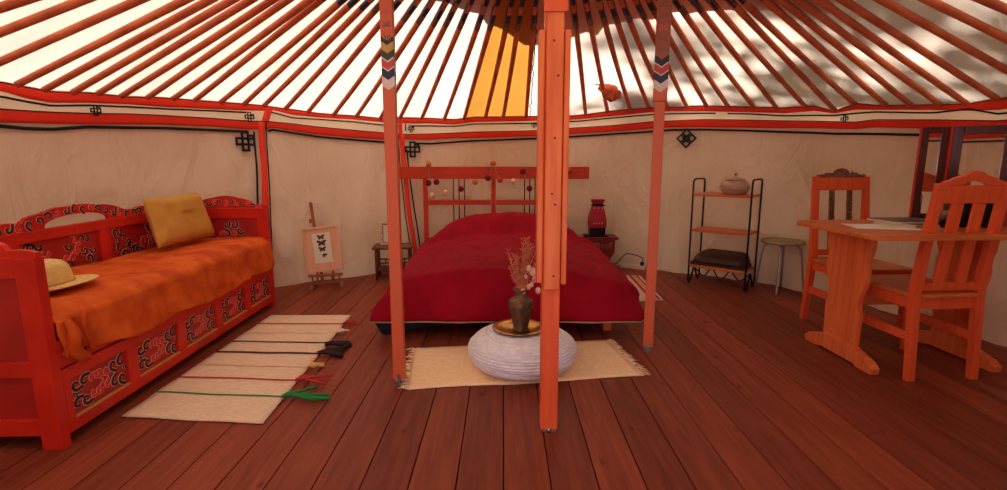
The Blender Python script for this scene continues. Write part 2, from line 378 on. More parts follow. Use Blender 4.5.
cols = [(0, 82.5, 91, 97, 109.3, 122.7, 126.7), (25, 87.5, 98.6, 102, 111, 123.4, 129), (50, 92, 102.8, 106, 112.3, 124, 129.7), (87, 93, 103, 105.5, 113.5, 124.7, 127.2),
        (125, 97, 104.3, 107, 114, 124.7, 128), (162, 98, 107, 109, 115.5, 125, 128.4), (212, 101.8, 109.3, 111, 118.5, 126.7, 130.4), (245, 104.3, 110.5, 112.6, 121, 129.6, 132),
        (264, 106, 111, 113, 121.5, 129.6, 132), (272, 107.3, 110, 112.6, 122, 127.7, 129.9), (292, 109.8, 114.8, 118, 124, 131, 133), (317, 113.5, 117.4, 119.4, 127, 134.6, 136.8), (354, 116, 119.5, 122, 130.4, 138, 140), (380, 118.5, 122, 125, 132.6, 139.6, 142),
        (402, 117.7, 123.5, 126, 134.6, 139.6, 143), (430, 118.5, 123.5, 126, 134, 139.6, 143.8), (455, 119.7, 124.6, 126.3, 133, 138.3, 142), (475, 117.2, 122, 124, 132, 138.3, 140.8), (525, 116.7, 121, 123.5, 131, 136.6, 139), (575, 116, 119.7, 121.5, 128, 134, 136.6),
        (620, 110.3, 115.5, 117.4, 125, 131.4, 133.6), (650, 108, 112.5, 114.8, 122, 129, 131.8), (672, 107.5, 111.3, 113.8, 121, 127.5, 130), (705, 106, 111.3, 113.3, 119.6, 127.5, 129.6), (750, 107, 112.3, 114, 120.2, 128, 130.8), (785, 108, 113.4, 115.9, 121, 128.4, 132), (815, 106, 110.9, 115.4, 121.3, 128.4, 132.8),
        (835, 111.4, 113.6, 115.6, 121.7, 129, 133.8), (857, 103.6, 109.5, 113.4, 122.3, 129.4, 133.8), (876, 105.5, 110, 112, 119.8, 127.5, 134), (934, 105, 110, 113, 120, 128.6, 135), (970, 104, 111, 109, 120.5, 128.6, 135), (1000, 99, 110, 114, 121, 128.6, 135)]
TB = [[], [], [], [], [], []]
for row in cols:
    for k in range(6):
        a, z = cyl(row[0], row[k + 1]); TB[k].append((a, z))
mean = [1.53, 1.47, 1.44, 1.39, 1.32, 1.29]
for k in range(6):
    TB[k] = [(-180, mean[k]), (TB[k][0][0] - 25, mean[k])] + TB[k] + [(TB[k][-1][0] + 25, mean[k]), (180, mean[k])]
def Z(k, ang): return interp(TB[k], ang)
def zedge(ang): return Z(0, ang) + .006
def roof(ang, r, off=0):
    ze = zedge(ang); z = ze + (ZRING - ze) * (RW - r) / (RW - RING)
    sag = 0
    a = math.radians(ang)
    return Vector((YC.x + r * math.sin(a), YC.y + r * math.cos(a), z + off + sag))

DOOR = (172, 188 + 0)      # opening behind the camera, centred on -Y
def in_door(a, z): return (a > 169 or a < -169) and z < 1.21
mb = MB(); NA = 540; zs = [0, .01, .03, .06, .1, .15, .2, .27, .35, .45, .55, .65, .75, .85, .95, 1.05, 1.13, 1.2, 1.26, 1.31, 1.36, 1.42, 1.5, 1.56]
zz = lambda j: zs[j]
vs = []
zs = [z for z in zs if z <= 1.2] + [1.22]
for j, z in enumerate(zs):
    for i in range(NA):
        ang = -180 + 360 * i / NA
        zt = z if j < len(zs) - 1 else Z(4, ang) + .006
        vs.append(S(ang, zt, 0))
fs = []
for j in range(len(zs) - 1):
    for i in range(NA):
        ang = -180 + 360 * (i + .5) / NA
        if in_door(ang, (zs[j] + zs[j + 1]) / 2): continue
        fs.append((j * NA + i, j * NA + (i + 1) % NA, (j + 1) * NA + (i + 1) % NA, (j + 1) * NA + i))
mb.add(vs, fs, 0, True)
tag(mb.build('wall_round', 'wall'), 'round wall lining of hanging beige cotton', kind='structure')
# door frame behind the camera
mb = MB()
dz = 1.21
for sx in (-1, 1):
    p = S(169 * sx, 0, .02); mb.box(p.x - .03, p.x + .03, p.y - .04, p.y + .04, .0, dz + .03)
p = S(169, 0, .02); q = S(-169, 0, .02); mb.beam((q.x, q.y, dz), (p.x, p.y, dz), .08, .06)
tag(mb.build('door_1', 'orange', bevel=.004), kind='structure')

n_trim = [0]
def strip(fa, fb, a0, a1, off, m, step=.75, solid=.003):
    n = max(2, int((a1 - a0) / step)); mb = MB()
    mb.grid(lambda u, v: S(a0 + (a1 - a0) * u, fb(a0 + (a1 - a0) * u) + (fa(a0 + (a1 - a0) * u) - fb(a0 + (a1 - a0) * u)) * v, off), n, 3)
    n_trim[0] += 1
    return tag(mb.build('trim_%d' % n_trim[0], m, solid=solid), kind='structure')
# cream base band, red bands, black lines
strip(lambda a: Z(0, a) + .008, lambda a: Z(4, a) - .0, -180, 180, .008, 'bandcream')
strip(lambda a: Z(0, a), lambda a: Z(1, a), -180, 180, .014, 'redband')
strip(lambda a: Z(3, a), lambda a: Z(4, a), -180, 180, .016, 'redband')
strip(lambda a: Z(3, a) + .004, lambda a: Z(3, a) - .002, -180, 180, .019, 'blackband')
strip(lambda a: Z(0, a) + .003, lambda a: Z(0, a) - .002, -180, 180, .018, 'blackband')
a_gap = [(-180, -18.6 if False else None)]
A265 = cyl(265, 130)[0]; A398 = cyl(398, 140)[0]; A705 = cyl(716, 113)[0]; A728 = cyl(728, 113)[0]; A835 = cyl(838, 115)[0]; A858 = cyl(850, 115)[0]
strip(lambda a: Z(2, a) + .007, lambda a: Z(2, a) - .005, -180, cyl(246, 118)[0], .015, 'blackband')
strip(lambda a: Z(2, a) + .006, lambda a: Z(2, a) - .005, A265 + .5, A398 - .6, .015, 'blackband')
strip(lambda a: Z(2, a) + .006, lambda a: Z(2, a) - .006, cyl(408, 126)[0], A705, .015, 'blackband')
strip(lambda a: Z(2, a) + .006, lambda a: Z(2, a) - .006, A728, 180, .015, 'blackband')
strip(lambda a: Z(5, a) + .012, lambda a: Z(5, a) - .008, -180, cyl(247, 130)[0], .015, 'blackband')
strip(lambda a: Z(5, a) + .009, lambda a: Z(5, a) - .008, A265 + .4, A398 - .4, .015, 'blackband')
strip(lambda a: Z(5, a) + .009, lambda a: Z(5, a) - .009, cyl(415, 143)[0], 180, .015, 'blackband')
# vertical strips edging the hanging panels
def vstrip(pts, w, off, m):
    P = [cyl(*p) for p in pts]; tab = sorted((z, a) for a, z in P); z0, z1 = tab[0][0], tab[-1][0]
    mb = MB(); hw = w / 2
    def fn(u, v):
        z = z0 + (z1 - z0) * v; a = interp(tab, z)
        return S(a + (u - .5) * math.degrees(w / RW), z, off)
    mb.grid(fn, 2, 24); n_trim[0] += 1
    return tag(mb.build('trim_%d' % n_trim[0], m, solid=.003), kind='structure')
vstrip([(260, 122), (262, 165), (262.5, 240), (263, 283)], .052, .024, 'redfelt')
vstrip([(264.5, 122), (266, 165), (266.5, 240), (267, 284)], .010, .028, 'blackband')
vstrip([(252.5, 132), (254.5, 165), (255.5, 240), (256, 285)], .016, .026, 'blackband')
vstrip([(268, 108), (264, 121)], .06, .026, 'redfelt')
vstrip([(401, 134), (403, 160), (408, 215), (413, 250), (417, 276)], .048, .022, 'redfelt')
vstrip([(397, 134), (399, 165), (404, 220), (410, 262)], .010, .03, 'blackband')
vstrip([(406.5, 150), (408, 170), (414, 215), (419, 250), (423, 272)], .014, .024, 'blackband')
vstrip([(399.5, 118), (400, 134)], .04, .024, 'redfelt')
vstrip([(405, 124), (405, 131)], .012, .022, 'blackband')

# endless knots sewn on the lining
def knot(px, py, size, diamond=False, m='greenknot'):
    a0, z0 = cyl(px, py); mb = MB(); s = size; w = s * (.10 if diamond else .13)
    def seg(x0, y0, x1, y1):
        n = 4; d = Vector((x1 - x0, y1 - y0)); d.normalize(); q = Vector((-d.y, d.x)) * w / 2
        x0 -= d.x * w / 2; y0 -= d.y * w / 2; x1 += d.x * w / 2; y1 += d.y * w / 2
        def fn(u, v):
            x = x0 + (x1 - x0) * u + q.x * (2 * v - 1); y = y0 + (y1 - y0) * u + q.y * (2 * v - 1)
            if diamond: x, y = (x - y) * .7071, (x + y) * .7071
            return S(a0 + math.degrees(x / RW), z0 + y, .026)
        mb.grid(fn, n, 1)
    u_ = s / 6
    def sq(cx, cy, h):
        seg(cx - h, cy - h, cx + h, cy - h); seg(cx + h, cy - h, cx + h, cy + h); seg(cx + h, cy + h, cx - h, cy + h); seg(cx - h, cy + h, cx - h, cy - h)
    if diamond:
        for i in (-1, 1):
            for j in (-1, 1): sq(i * u_ * 1.35, j * u_ * 1.35, u_ * 1.0)
        sq(0, 0, u_ * .75)
    else:
        sq(-2 * u_, 0, u_); sq(2 * u_, 0, u_); sq(0, 2 * u_, u_); sq(0, -2 * u_, u_); sq(0, 0, u_ * 1.0)
        seg(u_, 2 * u_, 2.8 * u_, 2 * u_); seg(2.8 * u_, 2 * u_, 2.8 * u_, u_)
    n_trim[0] += 1
    return tag(mb.build('trim_%d' % n_trim[0], m, solid=.003), kind='structure')
knot(244, 141.5, .145, m='blackband'); knot(248, 117, .07, m='blackband'); knot(412, 149.5, .14); knot(410.5, 129, .06)
knot(687, 138.5, .155, True); knot(534, 125.5, .05, m='blackband'); knot(93, 110.5, .06, m='blackband'); knot(846, 119, .05, m='blackband')

# roof canvas with the ochre panel left free
def az(px, py): return cyl(px, py)[0]
Y0, Y1 = az(464, 118), az(527, 117)
mb = MB(); angs = [-180 + i * 2.0 for i in range(181)]; angs = sorted(set(angs + [Y0, Y1])); rr = [3.04, 2.9, 2.7, 2.4, 2.1, 1.8, 1.5, 1.2, .95, .68, .3, 0.02]
for i in range(len(angs) - 1):
    a, b_ = angs[i], angs[i + 1]; am = (a + b_) / 2
    for j in range(len(rr) - 1):
        if Y0 <= am <= Y1 and rr[j + 1] >= .67: continue
        mb.add([roof(a, rr[j]), roof(b_, rr[j]), roof(b_, rr[j + 1]), roof(a, rr[j + 1])], [(0, 1, 2, 3)], 0, True)
tag(mb.build('ceiling', 'canvas'), 'sunlit cream canvas roof stretched over the poles', kind='structure')
# canvas hem line just above the band
strip(lambda a: Z(0, a) + .010, lambda a: Z(0, a) + .004, -180, 180, .01, 'bandcream')
mb = MB(); mb.grid(lambda u, v: roof(Y0 + .02 + (Y1 - Y0 - .04) * u, .68 + (3.04 - .68) * v, -.002), 10, 14)
oc = tag(mb.build('ochre_roof_cloth', 'yellow'), 'ochre yellow cloth panel in the roof between the poles above the bed', 'cloth panel')
# ragged dark cord along the left edge and right edge of the ochre panel
mb = MB()
for A_, sd in ((Y0, 1), (Y1 + .6, 2)):
    pts = [roof(A_ + .5 * noise.noise(Vector((i * .9, sd, 0))), .75 + i * (2.2 / 40), -.02) for i in range(41)]
    mb.tube(pts, .0045, 5)
mb.build('edge_cord', 'blackband', oc)
# outer cover over the crown with scalloped rim, lying just above the canvas
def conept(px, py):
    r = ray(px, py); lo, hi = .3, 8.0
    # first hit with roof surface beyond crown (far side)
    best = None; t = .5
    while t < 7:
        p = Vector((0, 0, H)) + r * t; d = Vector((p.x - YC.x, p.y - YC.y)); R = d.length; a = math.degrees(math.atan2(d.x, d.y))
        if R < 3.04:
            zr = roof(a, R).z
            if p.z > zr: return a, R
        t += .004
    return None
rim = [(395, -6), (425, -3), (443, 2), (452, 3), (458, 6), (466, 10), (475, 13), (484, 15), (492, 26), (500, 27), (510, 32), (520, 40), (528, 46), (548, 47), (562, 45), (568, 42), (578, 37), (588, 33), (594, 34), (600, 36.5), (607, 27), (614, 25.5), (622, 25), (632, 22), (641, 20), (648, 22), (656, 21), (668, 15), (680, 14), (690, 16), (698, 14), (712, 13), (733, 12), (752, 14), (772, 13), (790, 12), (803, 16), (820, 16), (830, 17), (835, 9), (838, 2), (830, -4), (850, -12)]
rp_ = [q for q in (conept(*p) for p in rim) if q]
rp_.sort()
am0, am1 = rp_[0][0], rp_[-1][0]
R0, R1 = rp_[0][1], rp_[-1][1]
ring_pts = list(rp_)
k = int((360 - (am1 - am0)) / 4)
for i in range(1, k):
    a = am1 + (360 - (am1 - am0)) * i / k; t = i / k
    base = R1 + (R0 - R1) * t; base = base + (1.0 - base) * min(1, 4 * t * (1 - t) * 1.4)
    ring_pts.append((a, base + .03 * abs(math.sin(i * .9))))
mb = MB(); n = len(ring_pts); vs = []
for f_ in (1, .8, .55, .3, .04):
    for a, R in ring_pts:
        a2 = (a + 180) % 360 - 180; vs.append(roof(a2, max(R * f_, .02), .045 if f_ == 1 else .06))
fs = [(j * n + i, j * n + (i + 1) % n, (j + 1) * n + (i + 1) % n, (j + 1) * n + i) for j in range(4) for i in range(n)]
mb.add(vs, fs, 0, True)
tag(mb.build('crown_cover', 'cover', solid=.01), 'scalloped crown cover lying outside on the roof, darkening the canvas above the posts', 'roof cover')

# ------------------------------------------------------------------ rafters
bot = [9, 37, 66, 92, 116, 143, 169, 191, 217, 241, 261, 283, 306, 332, 355, 379, 399, 421, 443.5, 463.5, 485, 503, 526, 548, 586, 608, 631, 650, 669, 688, 708, 730, 756, 779, 808, 838, 858, 890, 915.5, 945, 972, 1003]
tabA = [(r[0], r[1]) for r in cols]
ra = [cyl(x, interp(tabA, x))[0] for x in bot]
first = ra[0]; last = ra[-1]
more_l = [first - 4.7 * i for i in range(1, 12)]; more_r = [last + 4.6 * i for i in range(1, 10)]
PX = {a: x for a, x in zip(ra, bot)}
def rafter(a):
    e = thing('roof_pole', None, None, loc=tuple(roof(a, 3.0, -.02)))
    o = Vector(e.location); ra_ = random.Random(int(a * 100))
    n = 26; pts = []; rs = []
    bend = (ra_.random() - .5) * .03; side = Vector((math.cos(math.radians(a)), -math.sin(math.radians(a)), 0))
    up = .002
    for i in range(n + 1):
        t = i / n; r = 2.945 - (2.945 - RING) * t
        p = roof(a, r, -.030 + up) + side * bend * math.sin(PI * t) - Vector((0, 0, .02)) * math.sin(PI * t) * abs(bend) / .015 * .5
        pts.append(p - o); rs.append(.0185 + .004 * t)
    mb = MB(); mb.tube(pts, rs, 10)
    # painted rings near the crown
    seg = 10
    for fi in range(n * seg):
        i = fi // seg; k = fi % seg; t = i / n
        if t > .62: mb.m[fi] = [1, 2, 1, 0][(i + (k // 3)) % 4]
    o_ = mb.build('pole', ['pole', 'navy', 'carved'], e)
    # one mesh is enough: fold it back into a single top-level mesh
    o_.parent = None; o_.location = e.location; o_.name = 'roof_pole'
    bpy.data.objects.remove(e)
    o_.name = 'roof_pole'
    return o_
for a in ra + more_l + more_r:
    o = rafter(a); x = PX.get(a, -99 if a < 0 else 1100)
    if x < 395: lb, g_ = 'long orange roof pole under bright plain canvas, left of the left painted post', 'roof poles over the daybed side'
    elif x < 462: lb, g_ = 'orange roof pole between the left painted post and the ochre roof cloth', 'roof poles left of the ochre cloth'
    elif x < 530: lb, g_ = 'dark red roof pole crossing the ochre yellow roof cloth', 'roof poles across the ochre cloth'
    elif x < 660: lb, g_ = 'dark red roof pole between the centre post and the right painted post', 'roof poles behind the posts'
    else: lb, g_ = 'dark orange roof pole under leaf-shadowed canvas, right of the right painted post', 'roof poles over the table side'
    tag(o, lb, 'roof pole', g_)
# crown ring
cw = thing('crown_ring', 'round wooden crown ring that the posts carry at the roof top', 'crown', (YC.x, YC.y, ZRING))
mb = MB(); mb.tube([(RING * math.cos(2 * PI * i / 48), RING * math.sin(2 * PI * i / 48), -.06) for i in range(48)], .05, 8, closed=True); mb.build('ring', 'orange', cw)
mb = MB(); mb.beam((-RING, 0, -.06), (RING, 0, -.06), .05, .05).beam((0, -RING, -.06), (0, RING, -.06), .05, .05); mb.build('crossbar', 'orange', cw)

# rust tuft hanging by a pole
A_, R_ = conept(610, 85)
tp = roof(A_, R_, -.05)
mb = MB()
rg = random.Random(3)
def tuft(u, v):
    a = 2 * PI * u; t = PI * v
    d = Vector((math.sin(t) * math.cos(a), math.sin(t) * math.sin(a), math.cos(t)))
    k = 1 + .35 * noise.noise(d * 2.5) + .15 * noise.noise(d * 7)
    x = d.x * .10 * k; y = d.y * .03 * k; z = d.z * .075 * k + (x / .12) ** 2 * .02 - .01 - x * .35
    return (x, y, z)
mb.grid(tuft, 28, 16)
for i in range(16):
    x = -.11 + rg.random() * .17; z = .045 + rg.random() * .03 - x * .25
    mb.tube([(x, 0, z - .04), (x + (rg.random() - .5) * .03, .0, z + .012)], [.012, .003], 5)
tag(mb.build('cloth_tuft', 'tuft', loc=tuple(tp)), 'rust brown ragged cloth tuft stuck to the white roof canvas right of the centre post', 'cloth tuft')

# ------------------------------------------------------------------ floor, ground
mb = MB()
x = -.163 * 20
k = 0
while x < 3.5:
    xc = x + .0815 - YC.x
    if abs(xc) < 3.16:
        h = math.sqrt(3.16 ** 2 - xc ** 2)
        mb.box(x + .0022, x + .163 - .0022, YC.y - h, YC.y + h, -.03, 0)
    x += .163
tag(mb.build('floor', 'floor', bevel=.0015), kind='structure')
mb = MB(); mb.lathe([(3.3, -.1), (3.3, -.03)], (YC.x, YC.y, 0), 64, sm=False)
tag(mb.build('floor_underlay', 'subfloor'), kind='structure')
mb = MB(); mb.box(-30, 30, -30, 30, -.3, -.2); tag(mb.build('ground', 'bounce_ground'), kind='structure')

# ------------------------------------------------------------------ posts
def painted_post(name, x, y, zc, label, matk, w, wt, rot):
    e = thing('support_post', label, 'post', (x, y, 0), rot)
    mb = MB(); 
    if abs(w - wt) < .005: wt = w; mb.box(-w / 2, w / 2, -w / 2, w / 2, .03, 2.225)
    else: mb.box(-w / 2, w / 2, -w / 2, w / 2, .03, zc); mb.box(-wt / 2, wt / 2, -wt / 2, wt / 2, zc, 2.225)
    shf = mb.build('shaft', matk, e, bevel=.004)
    mb = MB(); mb.box(-.02, .02, -.02, .02, 0, .012); mb.box(-.006, .006, -w / 2 - .006, -w / 2 + .002, 0, .06); mb.tube([(0, 0, 0), (0, 0, .04)], .009, 8)
    mb.build('foot_bracket', 'steel', e)
    # scroll ornament on the camera-facing side, above the chevrons
    mb = MB(); o = Vector((0, -wt / 2 - .0005, 0)); u = Vector((1, 0, 0)); v = Vector((0, 0, 1))
    for i, zz_ in enumerate([zc + .26 + .055 * k_ for k_ in range(8)]):
        for sx in (-1, 1):
            scroll(mb, (sx * wt * .22, zz_), wt * .17, PI / 2 + sx * .6, sx, o, u, v, [0, 1, 2, 0][i % 4], w=wt * .07)
    absorb(shf, mb, ORN)
    return e
painted_post('l', -.517, 2.40, 1.37, 'slim orange post with painted chevrons, standing left of the bed foot', 'postL', .056, .058, .05)
painted_post('r', .845, 2.845, 1.41, 'slim orange post with painted chevrons, standing right of the bed foot', 'postR', .056, .074, -.30)
e = thing('centre_post', 'thick orange post clad with planks, nearest the camera before the white pouf', 'post', (.185, 1.965, 0))
mb = MB(); mb.box(-.035, .035, -.035, .035, .012, 2.225); mb.build('shaft', 'orange', e, bevel=.004)
mb = MB(); mb.box(-.031, .031, -.055, -.0352, .605, 2.225); tag(mb.build('front_plank', 'pine', e, bevel=.004), 'paler orange plank screwed to the front')
for sx in (-1, 1):
    mb = MB(); a, b_ = sorted((sx * .0355, sx * .057)); mb.box(a, b_, -.045, .035, .63 if sx < 0 else .625, 1.56); mb.build('side_plank', 'pine', e, bevel=.004)
mb = MB(); mb.box(-.043, .043, -.0656, -.0554, 1.615, 2.225); mb.build('cap_plank', 'orange', e, bevel=.003)
for x, z in ((-.005, 1.52), (.012, 1.40), (.003, 1.18), (-.004, .975), (.008, .935), (.006, .66)):
    mb = MB(); mb.lathe([(0.0, .0), (.004, .0), (.0045, -.0012), (0, -.0014)], (0, 0, 0), 10); s_ = mb.build('screw', 'mahog', e, loc=(x, -.0562, z)); s_.rotation_euler = (PI / 2, 0, 0)
mb = MB(); mb.box(-.03, .03, -.03, .03, 0, .012); mb.tube([(0, -.03, .0), (0, -.03, .02)], .008, 8); mb.build('foot_bracket', 'steel', e)

# ------------------------------------------------------------------ daybed
DX0, DX1, DY0, DY1 = -2.30, -1.69, 1.80, 3.80
db = thing('carved_daybed', 'red carved wooden daybed with painted scroll panels along the left wall', 'daybed', (DX1, DY0, 0), .03)
def spin(o):
    p = Vector((DX1, DY0, 0)); Rm = Matrix.Rotation(.03, 4, 'Z')
    o.location = p + Rm @ (Vector(o.location) - p); o.rotation_euler.z += .03
ox, oy = DX1, DY0
def L3(x, y, z): return Vector((x - ox, y - oy, z))
def crest(L_, hump_c, hump_w, h0=.055, h1=.10, n=70, tail=.03):
    top = []
    for i in range(n + 1):
        s = L_ * i / n; d = abs(s - hump_c) / hump_w
        z = h0 * (1 - .25 * abs(math.sin(s * 17))) if d > 1 else h0 + (h1 - h0) * math.cos(d * PI / 2) ** .8 + .006 * abs(math.sin(s * 17))
        e = min(s, L_ - s) / .09
        if e < 1: z = tail + (z - tail) * math.sin(e * PI / 2)
        top.append((s, z))
    return top
# back: rail + stiles + recessed panels
LB = DY1 - DY0
mb = MB(); X0 = DX0
mb.box(DX0 - ox, DX0 + .03 - ox, 0, LB, .30, .46); mb.box(DX0 - ox, DX0 + .032 - ox, 0, LB, .705, .76)
for y in (0, .52, 1.10, 1.90):
    mb.box(DX0 - ox, DX0 + .03 - ox, y, y + .075, .46, .705)
mb.box(DX0 - ox, DX0 + .014 - ox, 0.02, LB - .02, .44, .72, 1)
bk = mb.build('back_panel', ['redbed', 'redpanel'], db, bevel=.003)
top = crest(LB, .97, .33)
hole = [(.97 + .22 * math.cos(t), .012 + .042 * math.sin(t)) for t in [PI * k / 10 for k in range(11)]]
mb = MB(); out = [(0, 0)] + top + [(LB, 0)] + [(h[0], h[1]) for h in hole[:1]]
# crest outline with an open slot under the hump: lower edge follows an arch
low = [(LB, 0), (1.19, 0)] + [(.97 + .22 * math.cos(t), .012 + .045 * math.sin(t)) for t in [PI * k / 12 for k in range(13)]] + [(.75, 0), (0, 0)]
mb.prism(top + low, L3(DX0 + .004, DY0, .758), Vector((0, 1, 0)), Vector((0, 0, 1)), .022)
cr_ = mb.build('back_crest', 'redbed', db)
mb = MB(); o = L3(DX0 + .0262, DY0, .758); u = Vector((0, 1, 0)); v = Vector((0, 0, 1))
s = .05; i = 0
while s < LB - .04:
    z = interp(top, s)
    if abs(s - .97) < .25: zc_, r_ = (z + .012 + .045 * math.sqrt(max(0, 1 - ((s - .97) / .22) ** 2))) / 2, .019
    else: zc_, r_ = z * .48, .021
    scroll(mb, (s, zc_), r_, i * 2.1, (-1) ** i, o, u, v, [0, 0, 2, 1][i % 4]); s += .056; i += 1
absorb(cr_, mb, ORN)
def panel_orn(mb, o, u, v, w, h, dens, seed, cols_=(0, 2, 1)):
    rg = random.Random(seed)
    for k in range(dens):
        t = (k + .5) / dens
        # scrolls drift along a low diagonal cloud pattern
        x = w * (.06 + .88 * t); band = .5 + .34 * math.sin(t * 9 + seed)
        for q in (0, 1):
            y = h * min(.90, max(.10, band + (q - .5) * .40 + (rg.random() - .5) * .12))
            scroll(mb, (x + (rg.random() - .5) * .02, y), h * .092 * (.8 + .4 * rg.random()), rg.random() * 6.28, rg.choice((-1, 1)), o, u, v, cols_[0 if t < .25 or t > .75 else rg.choice((1, 1, 2, 0)) % 3])
mb = MB()
for (a, b_, sd) in ((.595, 1.10, 1), (1.175, 1.90, 2), (.075, .52, 5)):
    panel_orn(mb, L3(DX0 + .0142, DY0 + a, .465), u, v, b_ - a, .235, int((b_ - a) / .036), sd)
absorb(bk, mb, ORN)
# two end boards
def endboard(yy, side, name_label, orn=True):
    e0 = yy
    W = DX1 - DX0; mb = MB(); t = .045
    y0, y1 = (e0, e0 + t) if side < 0 else (e0 - t, e0)
    X = lambda x: x - ox
    zt = .75
    mb.box(X(DX0 + .032), X(DX0 + .09), y0 - oy, y1 - oy, 0, zt); mb.box(X(DX1 - .075), X(DX1), y0 - oy, y1 - oy, 0, zt)
    mb.box(X(DX0 + .09), X(DX1 - .075), y0 - oy, y1 - oy, zt - .075, zt); mb.box(X(DX0 + .09), X(DX1 - .075), y0 - oy, y1 - oy, .295, .355); mb.box(X(DX0 + .09), X(DX1 - .075), y0 - oy, y1 - oy, .06, .125)
    mb.box(X(DX0 + .07), X(DX1 - .06), (y0 + y1) / 2 - .008 - oy, (y0 + y1) / 2 + .008 - oy, .08, zt - .03, 1)
    o_ = mb.build('end_panel', ['redbed', 'redpanel'], db, bevel=.003)
    tp = crest(W - .03, (W) * .45, .2, .035, .085, 40, .02)
    low_ = [(W - .03, -.002), (0, -.002)]
    mb = MB(); mb.prism(tp + low_, (X(DX0 + .03), (y0 + y1) / 2 + .011 - oy, zt), Vector((1, 0, 0)), Vector((0, 0, 1)), .022)
    c_ = mb.build('end_crest', 'redbed', db)
    if orn:
        mb = MB(); yf = (y0 - oy) + .0112 if side > 0 else (y0 - oy)
        oo = Vector((X(DX0 + .03), (y0 + y1) / 2 - .0112 - oy, zt)); uu = Vector((1, 0, 0)); s = .04; i = 0
        while s < W - .06:
            scroll(mb, (s, interp(tp, s) * .48), .018, i * 1.9, (-1) ** i, oo, uu, v, [2, 0, 2, 1][i % 4]); s += .04; i += 1
        absorb(c_, mb, ORN)
        mb = MB(); panel_orn(mb, Vector((X(DX0 + .09), (y0 + y1) / 2 - .0085 - oy, .40)), uu, v, W - .165, .25, 9, 9)
        absorb(o_, mb, ORN)
endboard(DY1, 1, ''); endboard(DY0, -1, '', False)
# drawer front and rail
mb = MB(); ya, yb = .047, LB - .047
mb.box(-.63, -.02, ya, yb, .10, .33, 1)
mb.box(-.022, 0, ya, yb, .315, .42); fr = mb.build('base_box', ['redbed', 'redpanel'], db, bevel=.002)
mb = MB(); uy = Vector((0, 1, 0)); i = 0; s = ya + .03
while s < yb - .02:
    scroll(mb, (s, .36), .016, i * 1.7, (-1) ** i, Vector((.0004, 0, 0)), uy, v, [0, 1, 0, 2][i % 4]); s += .045; i += 1
absorb(fr, mb, ORN)
mb = MB(); zb, zt = .045, .305
mb.box(-.024, -.0, ya, yb, zb, zb + .055); mb.box(-.024, 0, ya, yb, zt - .05, zt)
np_ = 5; pw = (yb - ya) / np_
for k in range(np_ + 1):
    c_ = ya + pw * k; a, b_ = max(ya, c_ - .035), min(yb, c_ + .035); mb.box(-.024, 0, a, b_, zb + .055, zt - .05)
mb.box(-.024, -.012, ya + .01, yb - .01, zb + .03, zt - .03, 1)
dr = mb.build('drawer_front', ['redbed', 'redpanel'], db, bevel=.002)
mb = MB()
for k in range(np_):
    c0 = ya + pw * k + .035; w = pw - .07; hh = zt - zb - .105; o = Vector((-.0117, c0, zb + .055))
    for sx in (-1, 1):
        for sz in (-1, 1):
            for q, col in ((.40, 0), (.26, 0), (.13, 2), (.035, 2)):
                scroll(mb, (w / 2 + sx * w * q, hh / 2 + sz * hh * (.25 if col == 0 else .2)), hh * (.15 if col == 0 else .11), PI * (.5 - .5 * sx) + sz * 1.9 * (1 if q > .3 else -1), sx * sz * (1 if q > .3 else -1), o, uy, v, col if col else (0 if sz > 0 else 0))
    scroll(mb, (w / 2 - w * .45, hh / 2), hh * .07, 0, 1, o, uy, v, 1); scroll(mb, (w / 2 + w * .45, hh / 2), hh * .07, 0, 1, o, uy, v, 1)
absorb(dr, mb, ORN)
mb = MB()
for k in range(np_):
    c0 = ya + pw * k + .035; mb.box(-.0118, .0006, c0, c0 + pw - .07, zb + .048, zb + .0552)
mb.build('gold_beading', 'gold', dr)
mb = MB(); mb.box(-.60, -.03, .048, LB - .07, .33, .50); mb.build('mattress', 'darkred', db, bevel=.02)

# velvet throw over the mattress
mb = MB()
def throw(u_, v_):
    y = DY0 + .047 + (DY1 - DY0 - .077) * v_
    yy_ = v_
    # u: 0 back -> .68 front edge -> 1 hem
    topz = .532 + .012 * noise.noise(Vector((u_ * 3, v_ * 6, 1)))
    hem = .335 - .045 * math.sin(min(1, v_ * 1.5) * PI / 2) + .012 * math.sin(v_ * 19) + (.02 if v_ > .8 else 0)
    if v_ < .07: hem += .02
    k = .62
    if u_ < k:
        x = DX0 + .045 + (DX1 - DX0 - .055) * (u_ / k); z = topz - .035 * max(0, (u_ / k - .9) / .1) ** 2
    else:
        t = (u_ - k) / (1 - k); x = DX1 - .01 + .024 * math.sin(t * PI / 2) + .012 * math.sin(v_ * 26 + t * 2) * t + .01 * noise.noise(Vector((v_ * 14, t * 2, 5)))
        z = topz - .035 - (topz - .035 - hem) * t
        x = max(x, DX1 + .006)
        x += .0
    return (x, y, z)
mb.grid(throw, 46, 110)
tw = mb.build('velvet_throw', 'throw', solid=.008); spin(tw); tag(tw, 'orange velvet throw spread over the red daybed and hanging down its front', 'throw')
